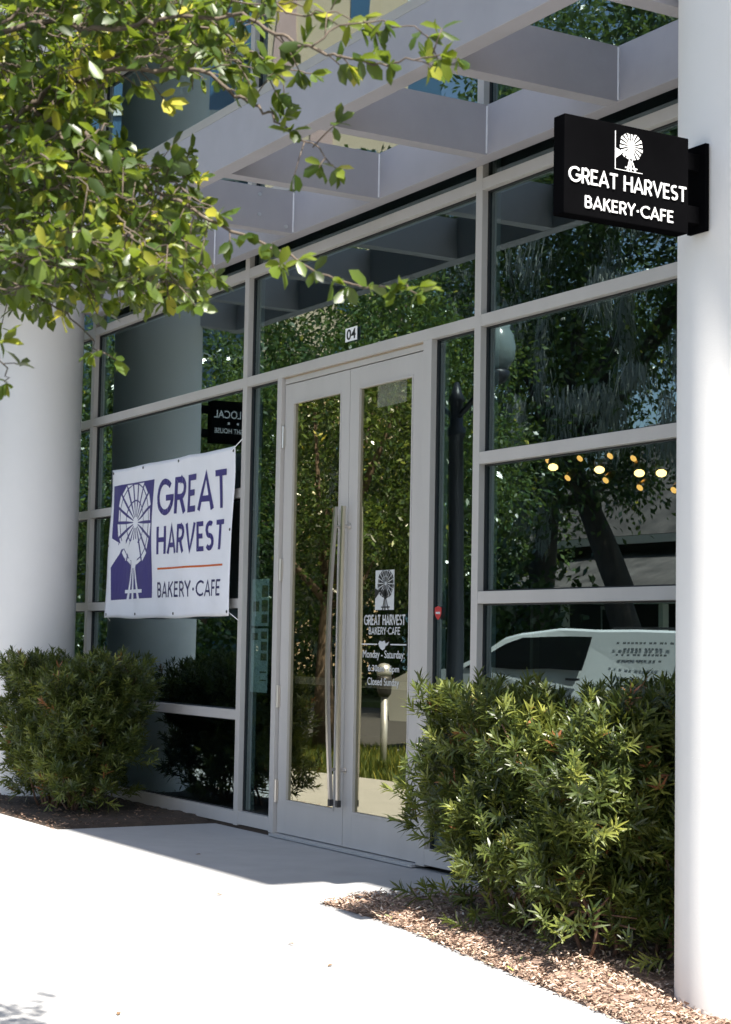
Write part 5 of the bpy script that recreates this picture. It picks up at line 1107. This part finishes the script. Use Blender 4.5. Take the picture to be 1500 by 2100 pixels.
# high crown above and behind the viewer, added unseen to cut bounce light
hc = MB(); hc.tube([(5.9, -6.7, 1.6), (7.4, -6.2, 3.0), (9.6, -5.9, 4.2), (12.0, -6.1, 5.2)], [.075, .07, .055, .03], 10); hc.tube([(9.6, -5.9, 4.2), (11, -4.6, 5.4), (12.8, -3.8, 6.2)], [.045, .035, .015], 8); hc.tube([(8.6, -5.7, 3.65), (11, -7.6, 5.2), (13, -8.6, 6.0)], [.045, .035, .015], 8)
hc.build("added_limb", M['bark'], oak, smooth=True)
k_ = 15000; cc = RNG.uniform(-1, 1, (90, 3)); cc = cc[np.linalg.norm(cc, axis=1) < 1]; pick = cc[RNG.integers(len(cc), size=k_)]
hp = np.array([13.2, -5.9, 6.1]) + pick*np.array([2.4, 3.2, 1.9]) + RNG.normal(0, .32, (k_, 3))
leaves("added_shade_crown", T_RHOMB, hp, RNG.normal(0, 1, (k_, 3)) + np.array([0, 0, -.3]), RNG.uniform(.07, .12, k_), .055, M['leaf'], oak, tint=RNG.beta(2, 2.6, k_), roll=.8)
br.build("branches", M['twig'], oak, smooth=True)
lf = leaves("crown", T_OVAL, np.array(LC), np.array([tuple(d) for d in LD]), np.array(LL), np.array(LW), M['leaf'], oak, tint=np.clip(np.array(LT), 0, 1), roll=.75)
lf.data.polygons.foreach_set("use_smooth", [True]*len(lf.data.polygons))

# ================================================================== ACROSS THE PAVEMENT AND STREET (what the glass mirrors)
def tree(x, y, h, crown, label, n, lsize, seed, trunk_r=.16, lean=(0, 0), moss=0, bark='bark_dark', zb=-.03, group="street trees mirrored in the glass", limbs=7, ncl=70, tight=.34):
    g = np.random.default_rng(seed); t = thing("street_tree", (x, y, zb), label, "tree", group)
    cx, cy, cz, rx, ry, rz = crown
    tb = MB(); top = Vector((cx, cy, cz - rz*.35)); b = Vector((x, y, zb-.1))
    tb.tube([b, b.lerp(top, .3) + Vector((lean[0]*.4, lean[1]*.4, 0)), b.lerp(top, .65) + Vector((lean[0], lean[1], 0)), top], [trunk_r*1.3, trunk_r, trunk_r*.8, trunk_r*.5], 12)
    mid = b.lerp(top, .62) + Vector((lean[0], lean[1], 0))
    CL = []
    while len(CL) < ncl:
        v = g.uniform(-1, 1, 3); q = np.linalg.norm(v)
        if q > 1 or q < .35: continue
        CL.append(np.array([cx, cy, cz]) + v*np.array([rx, ry, rz]))
    for i in range(limbs):
        e = Vector(CL[i*5 % ncl]); m2 = mid.lerp(e, .5) + Vector((0, 0, -.1*rz)) + Vector(g.normal(0, .12, 3))*rx*.4
        tb.tube([mid, m2, e], [trunk_r*.55, trunk_r*.38, trunk_r*.1], 8)
    tb.build("trunk", M[bark], t, smooth=True)
    per = n//ncl; C = []; T = []; D = []
    for c in CL:
        s = g.uniform(.55, 1.1)*tight*np.array([rx, ry, rz*.8]); k = int(per*g.uniform(.6, 1.4))
        v = g.normal(0, .55, (k, 3)); C.append(c + v*s); T.append(np.clip(g.normal(.45, .22, k) + g.normal(0, .12), 0, .9)); dd = v + g.normal(0, .7, (k, 3)) + np.array([0, 0, -.25]); D.append(dd)
    C = np.concatenate(C); m = len(C); T = np.concatenate(T); T = np.where(g.random(m) < .012, 1.0, T)
    leaves("crown", T_RHOMB, C, np.concatenate(D), g.uniform(.7, 1.3, m)*lsize, g.uniform(.7, 1.2, m)*lsize*.5, M['tree_leaf'], t, tint=T, roll=.7)
    if moss:
        mc = []; md = []; ml = []; 
        for i in range(moss):
            c = np.array([cx, cy, cz]) + np.array([rx*g.uniform(.1, .9), ry*g.uniform(.35, .95), rz*g.uniform(-.85, .15)]); w_ = g.uniform(.12, .38); k = 170
            mc.append(c + np.stack([g.normal(0, w_*.6, k), g.normal(0, w_*.5, k), g.uniform(-1.6, .2, k)*g.random()], 1)); md.append(np.stack([g.normal(0, .16, k), g.normal(0, .16, k), -np.ones(k)], 1)); ml.append(g.uniform(.15, .60, k)*g.uniform(.7, 1.3))
        mc = np.concatenate(mc); leaves("spanish_moss", T_BLADE, mc, np.concatenate(md), np.concatenate(ml), .026, M['moss'], t, Nrm=g.normal(0, 1, (len(mc), 3)))
    return t
tree(-7.7, -4.9, 6, (-7.6, -4.9, 3.7, 2.8, 2.0, 2.25), "bushy street tree on the verge straight out from the doors", 44000, .082, 21, .10, bark='bark', ncl=120, tight=.25)
tree(-12.2, -5.0, 6, (-12.2, -5.0, 3.9, 2.4, 1.9, 2.4), "second bushy street tree farther along the verge", 24000, .09, 22, .11, bark='bark', ncl=100, tight=.26)
tree(-18.0, -5.0, 6, (-18.0, -5.0, 4.0, 2.6, 2.0, 2.6), "third bushy street tree at the far end of the verge", 12000, .13, 23, .11, bark='bark')
tree(-16.5, -17.5, 13, (-17.0, -17.0, 10.2, 5.5, 4.0, 6.0), "tall oak hung with grey moss across the street, left of the grey house", 40000, .17, 31, .30, lean=(-1.6, .6), moss=26, ncl=130, tight=.24)
tree(-23.5, -19.5, 13, (-23.0, -18.5, 9.6, 5.5, 4.0, 6.0), "tall mossy oak across the street in front of the grey house", 32000, .18, 32, .28, lean=(1.4, .3), moss=20, ncl=110, tight=.25)
tree(-11.0, -18.0, 13, (-11.2, -17.5, 10.6, 5.0, 4.0, 6.0), "tall oak across the street behind the parked white van", 28000, .18, 33, .27, lean=(.8, .2), moss=14, ncl=110, tight=.25)
tree(-31.0, -20.0, 12, (-31.0, -20.0, 5.6, 4.8, 4.0, 4.6), "broad dark oak beyond the grey house across the street", 20000, .20, 34, .36, moss=12)
tree(-38.5, -20.0, 12, (-38.5, -20.0, 5.6, 4.8, 4.0, 4.6), "farthest oak in the row across the street", 20000, .22, 35, .36)
n = 30000; wx = RNG.uniform(-120, 10, n); wy = RNG.uniform(-58, -48, n); wz = RNG.random(n)**.8*(6.5 + 1.5*np.sin(wx*.5) + np.sin(wx*1.3))
o = leaves("distant_woods", T_RHOMB, np.stack([wx, wy, wz], 1), RNG.normal(0, 1, (n, 3)), RNG.uniform(.5, 1.1, n), .5, M['tree_leaf'], tint=RNG.beta(2, 3, n)*.8, roll=.8); o["kind"] = "stuff"

# house across the street
hs = thing("house", (-24, -29, -.04), "old house with shingled roofs and white porch across the street", "house")
bx("wall", M['house_wall'], hs, -34, -19, -33, -26.5, -.04, 4.4)
bx("fascia", M['house_white'], hs, -34.9, -18.1, -25.86, -25.80, 4.12, 4.345)
MB().add([(-34.9, -25.8, 4.36), (-18.1, -25.8, 4.36), (-21.5, -29.7, 8.3), (-31.5, -29.7, 8.3), (-34.9, -33.7, 4.36), (-18.1, -33.7, 4.36)], [(0, 1, 2, 3), (1, 5, 2), (5, 4, 3, 2), (4, 0, 3), (0, 4, 5, 1)]).build("roof", M['roof'], hs)
MB().add([(-31, -22.6, 2.55), (-16.8, -22.6, 2.55), (-16.8, -26.45, 3.95), (-31, -26.45, 3.95), (-31, -22.6, 2.40), (-16.8, -22.6, 2.40), (-16.8, -26.45, 3.8), (-31, -26.45, 3.8)], [(0, 1, 2, 3), (7, 6, 5, 4), (0, 4, 5, 1), (1, 5, 6, 2), (3, 2, 6, 7), (0, 3, 7, 4)]).build("porch_roof", M['roof'], hs)
bx("gutter", M['house_white'], hs, -31.05, -16.75, -22.7, -22.56, 2.40, 2.58)
for x in (-30.5, -26.5, -22.5, -19.5, -17.2): bx("porch_post", M['house_white'], hs, x-.09, x+.09, -22.95, -22.77, .3, 2.40)
bx("porch_floor", M['house_white'], hs, -31, -16.8, -26.48, -22.6, -.04, .3)
rl = MB(); rl.box(-31, -16.8, -22.9, -22.84, 1.05, 1.12); rl.box(-31, -16.8, -22.9, -22.84, .45, .5)
for i in range(90): rl.box(-30.95+i*.157, -30.91+i*.157, -22.885, -22.855, .501, 1.049)
rl.build("railing", M['house_white'], hs)
for x in (-29, -25, -21): 
    w_ = bx("window", M['house_white'], hs, x-.65, x+.65, -26.49, -26.42, .9, 2.5); bx("window_glass", M['window_dark'], w_, x-.55, x+.55, -26.415, -26.40, 1.0, 2.4)
bx("door", M['house_white'], hs, -23.6, -22.6, -26.49, -26.43, .31, 2.35)
# low hedge by the house
n = 28000; wx = RNG.uniform(-60, -9, n); C = np.stack([wx, RNG.uniform(-17.4, -15.2, n), RNG.random(n)*np.where(wx < -18.5, 3.2 + .5*np.sin(wx*1.7), 1.2)], 1)
o = leaves("roadside_bushes", T_RHOMB, C, RNG.normal(0, 1, (n, 3)), .24, .13, M['tree_leaf'], tint=RNG.beta(2, 3, n)*.8, roll=.8); o["kind"] = "stuff"

# tall buildings far beyond
def tower(name, cx, cy, w, d, hgt, rot, m, label, cat):
    t = thing(name, (0, 0, 0), label, cat); c, s = math.cos(rot), math.sin(rot); ex = Vector((c, s, 0)); ey = Vector((-s, c, 0)); o = Vector((cx, cy, -.3))
    vs = [o + ex*(a*w/2) + ey*(b*d/2) + Vector((0, 0, z)) for z in (0, hgt) for (a, b) in ((-1, -1), (1, -1), (1, 1), (-1, 1))]
    MB().add(vs, [(0, 3, 2, 1), (4, 5, 6, 7), (0, 1, 5, 4), (1, 2, 6, 5), (2, 3, 7, 6), (3, 0, 4, 7)]).build("wall", m, t)
    return t, o, ex, ey
def face_boxes(name, t, o, ax, nrm, spans, m, thick):
    mb = MB()
    for (a0, a1, z0, z1) in spans:
        p = [o + ax*a0 + Vector((0, 0, z0)), o + ax*a1 + Vector((0, 0, z0)), o + ax*a1 + Vector((0, 0, z1)), o + ax*a0 + Vector((0, 0, z1))]
        mb.add(p + [q + nrm*thick for q in p], [(4, 5, 6, 7), (0, 1, 5, 4), (1, 2, 6, 5), (2, 3, 7, 6), (3, 0, 4, 7)])
    return mb.build(name, m, t)
rot = math.radians(-52)
t, o, ex, ey = tower("beige_building", -54.4, -31.06, 5, 9.5, 38, rot, M['beige'], "tall sunlit beige building with pinkish panels beyond the trees", "building")
# face whose normal is +ey looks towards +X
face_boxes("panel", t, o + ey*4.75, ex, ey, [(-.5, .4, 21.5, 23.5), (-1.9, -1.2, 25, 28)], M['pink'], .06)
face_boxes("window", t, o + ey*4.75, ex, ey, [(1.1, 2.1, 3+4*i, 5.6+4*i) for i in range(8)], M['tower_glass'], .05)
face_boxes("cornice", t, o + ey*4.75, ex, ey, [(-2.5, 2.5, 37.4, 38.2)], M['house_white'], .4)
t, o, ex, ey = tower("glass_building", -70, -34, 20, 12, 46, math.radians(-62), M['tower_glass'], "tall blue glass building with white floor lines behind the beige one", "building")
face_boxes("floor_line", t, o + ey*6, ex, ey, [(-10, 10, 3.0*i, 3.0*i+.35) for i in range(1, 15)], M['house_white'], .15)
face_boxes("mullion", t, o + ey*6, ex, ey, [(-10+2.5*i, -9.8+2.5*i, 0, 46) for i in range(1, 8)], M['house_white'], .11)

# white van parked at the kerb (mirrored in the right window)
van = thing("parked_van", (-4.5, -6.9, -.16), "white service van with dark side windows parked at the kerb", "van")
prof = [(-7.25, .22), (-7.30, .50), (-7.22, .78), (-6.9, .90), (-6.05, 1.0), (-5.35, 1.36), (-5.1, 1.43), (-4.5, 1.495), (-3.4, 1.50), (-2.2, 1.475), (-1.75, 1.42), (-1.62, 1.0), (-1.58, .5), (-1.65, .20)]
YC, = (-6.9,)
def hwid(z): return .90 if z < .95 else .90 - (z-.95)/.55*.16
secs = []
for s, inset in ((1, 0), (-1, 0)): secs.append([(x, YC + s*hwid(z), z) for x, z in prof])
n = len(prof); mb = MB(); 
Lc = [(x, YC + hwid(z)-.05, z + (.03 if z > 1.3 else 0)) for x, z in prof]; Rc = [(x, YC - hwid(z)+.05, z + (.03 if z > 1.3 else 0)) for x, z in prof]
mb.add(secs[0] + Lc + Rc + secs[1], [tuple(range(n))] + [(i, (i+1) % n, n+(i+1) % n, n+i) for i in range(n)] + [(n+i, n+(i+1) % n, 2*n+(i+1) % n, 2*n+i) for i in range(n)] + [(2*n+i, 2*n+(i+1) % n, 3*n+(i+1) % n, 3*n+i) for i in range(n)] + [tuple(range(4*n-1, 3*n-1, -1))])
body = mb.build("body", M['car_white'], van, tri=True)
def side(name, pts, m, off, parent=van): 
    k = MB(); a = [(x, YC + hwid(z) + off, z) for x, z in pts]; b_ = [(x, YC + hwid(z) - .01, z) for x, z in pts]; q = len(pts)
    k.add(a + b_, [tuple(range(q))[::-1]] + [(i, (i+1) % q, q+(i+1) % q, q+i) for i in range(q)]); return k.build(name, m, parent)
side("side_window", [(-5.95, .985), (-5.30, 1.31), (-5.05, 1.40), (-4.03, 1.43), (-4.10, .99)], M['car_glass'], .006)
k = MB(); k.add([(-6.08, YC+.72, 1.025), (-6.08, YC-.72, 1.025), (-5.40, YC-.62, 1.395), (-5.40, YC+.62, 1.395)], [(0, 1, 2, 3)]); k.build("windshield", M['car_glass'], van)
side("panel_recess", [(-2.62, 1.02), (-2.62, 1.33), (-1.86, 1.33), (-1.80, 1.02)], mat("car_paint_inset", (.72, .74, .74), .3, .01), .004)
for i, (a, b) in enumerate(((-3.62, -2.75), (-3.5, -2.95), (-3.6, -2.85), (-3.55, -2.9))):
    z = 1.34 - i*.08; mbx = []; x = a
    while x < b: w_ = random.uniform(.03, .055); mbx.append((x, x+w_)); x += w_ + random.choice([.018, .018, .05])
    k = MB()
    for (p, q) in mbx: k.add([(p, YC+hwid(z)+.004, z), (q, YC+hwid(z)+.004, z), (q, YC+hwid(z+.028)+.004, z+.028), (p, YC+hwid(z+.028)+.004, z+.028)], [(0, 1, 2, 3)])
    k.build("printed_marks", M['grey_text'], van)
bx("roof_rack", M['dark_metal'], van, -3.8, -2.0, YC+.35, YC+.60, 1.535, 1.562, .005)
bx("brake_light", M['red'], van, -2.30, -2.05, YC+.36, YC+.60, 1.565, 1.60, .005)
for wx_ in (-6.35, -2.55):
    for s in (1, -1):
        w_ = MB().tube([(wx_, YC+s*.70, .17), (wx_, YC+s*.915, .17)], .33, 24).build("wheel", M['tyre'], van, smooth=False)
        MB().tube([(wx_, YC+s*.90, .17), (wx_, YC+s*.925, .17)], .20, 20).build("rim", M['galv'], w_)
for s in (1, -1): bx("headlight", M['lantern'], van, -7.31, -7.05, YC+s*.62-.16, YC+s*.62+.16, .58, .74, .02)
bx("bumper", M['dark_metal'], van, -7.36, -7.0, YC-.86, YC+.86, .22, .42, .03)
side("door_handle", [(-4.3, .86), (-4.3, .89), (-4.12, .89), (-4.12, .86)], M['dark_metal'], .02)

# twin street lamp and parking meter on the verge
lp = thing("street_lamp", (-3.15, -3.8, -.03), "dark twin-arm street lamp with two glass lanterns on the verge", "street lamp")
MB().lathe(-3.15, -3.8, [(.20, -.05), (.20, .12), (.16, .2), (.13, .7), (.15, .74), (.11, .82), (.085, 1.0), (.07, 3.3), (.09, 3.32), (.09, 3.40), (.065, 3.42), (.06, 3.66), (.085, 3.68), (.05, 3.76), (.02, 3.86)], 20).build("post", M['post'], lp, smooth=True)
for s in (1, -1):
    P = [(-3.15 + s*.62*math.sin(a), -3.8, 3.50 + .34*math.sin(a*2)*.45 + .30*(1-math.cos(a))) for a in [i*math.pi/2/10 for i in range(11)]]
    MB().tube(P, .028, 10).build("arm", M['post'], lp, smooth=True)
    xq, zq = P[-1][0], P[-1][2]
    MB().lathe(xq, -3.8, [(.05, zq-.02), (.11, zq+.02), (.13, zq+.09), (.10, zq+.12)], 16).build("lamp_holder", M['post'], lp, smooth=True)
    MB().lathe(xq, -3.8, [(.10, zq+.121), (.17, zq+.22), (.18, zq+.34), (.15, zq+.46), (.12, zq+.50), (.125, zq+.53), (.08, zq+.60), (.02, zq+.66)], 20).build("lantern", M['lantern'], lp, smooth=True)
pm = thing("parking_meter", (-4.95, -4.1, -.03), "parking meter with grey head on a silver pole in the verge grass", "parking meter")
MB().tube([(-4.95, -4.1, -.1), (-4.95, -4.1, .72)], .035, 14).build("pole", M['galv'], pm, smooth=True)
MB().lathe(-4.95, -4.1, [(.04, .72), (.075, .76), (.085, .92), (.075, .95)], 16).build("housing", M['dark_metal'], pm, smooth=True)
MB().lathe(-4.95, -4.1, [(.075, .951), (.085, 1.0), (.075, 1.05), (.045, 1.08), (.01, 1.09)], 16).build("head", M['galv'], pm, smooth=True)

van.location = (-7.7, -9.0, -.16); van.rotation_euler = (0, 0, math.radians(-20))
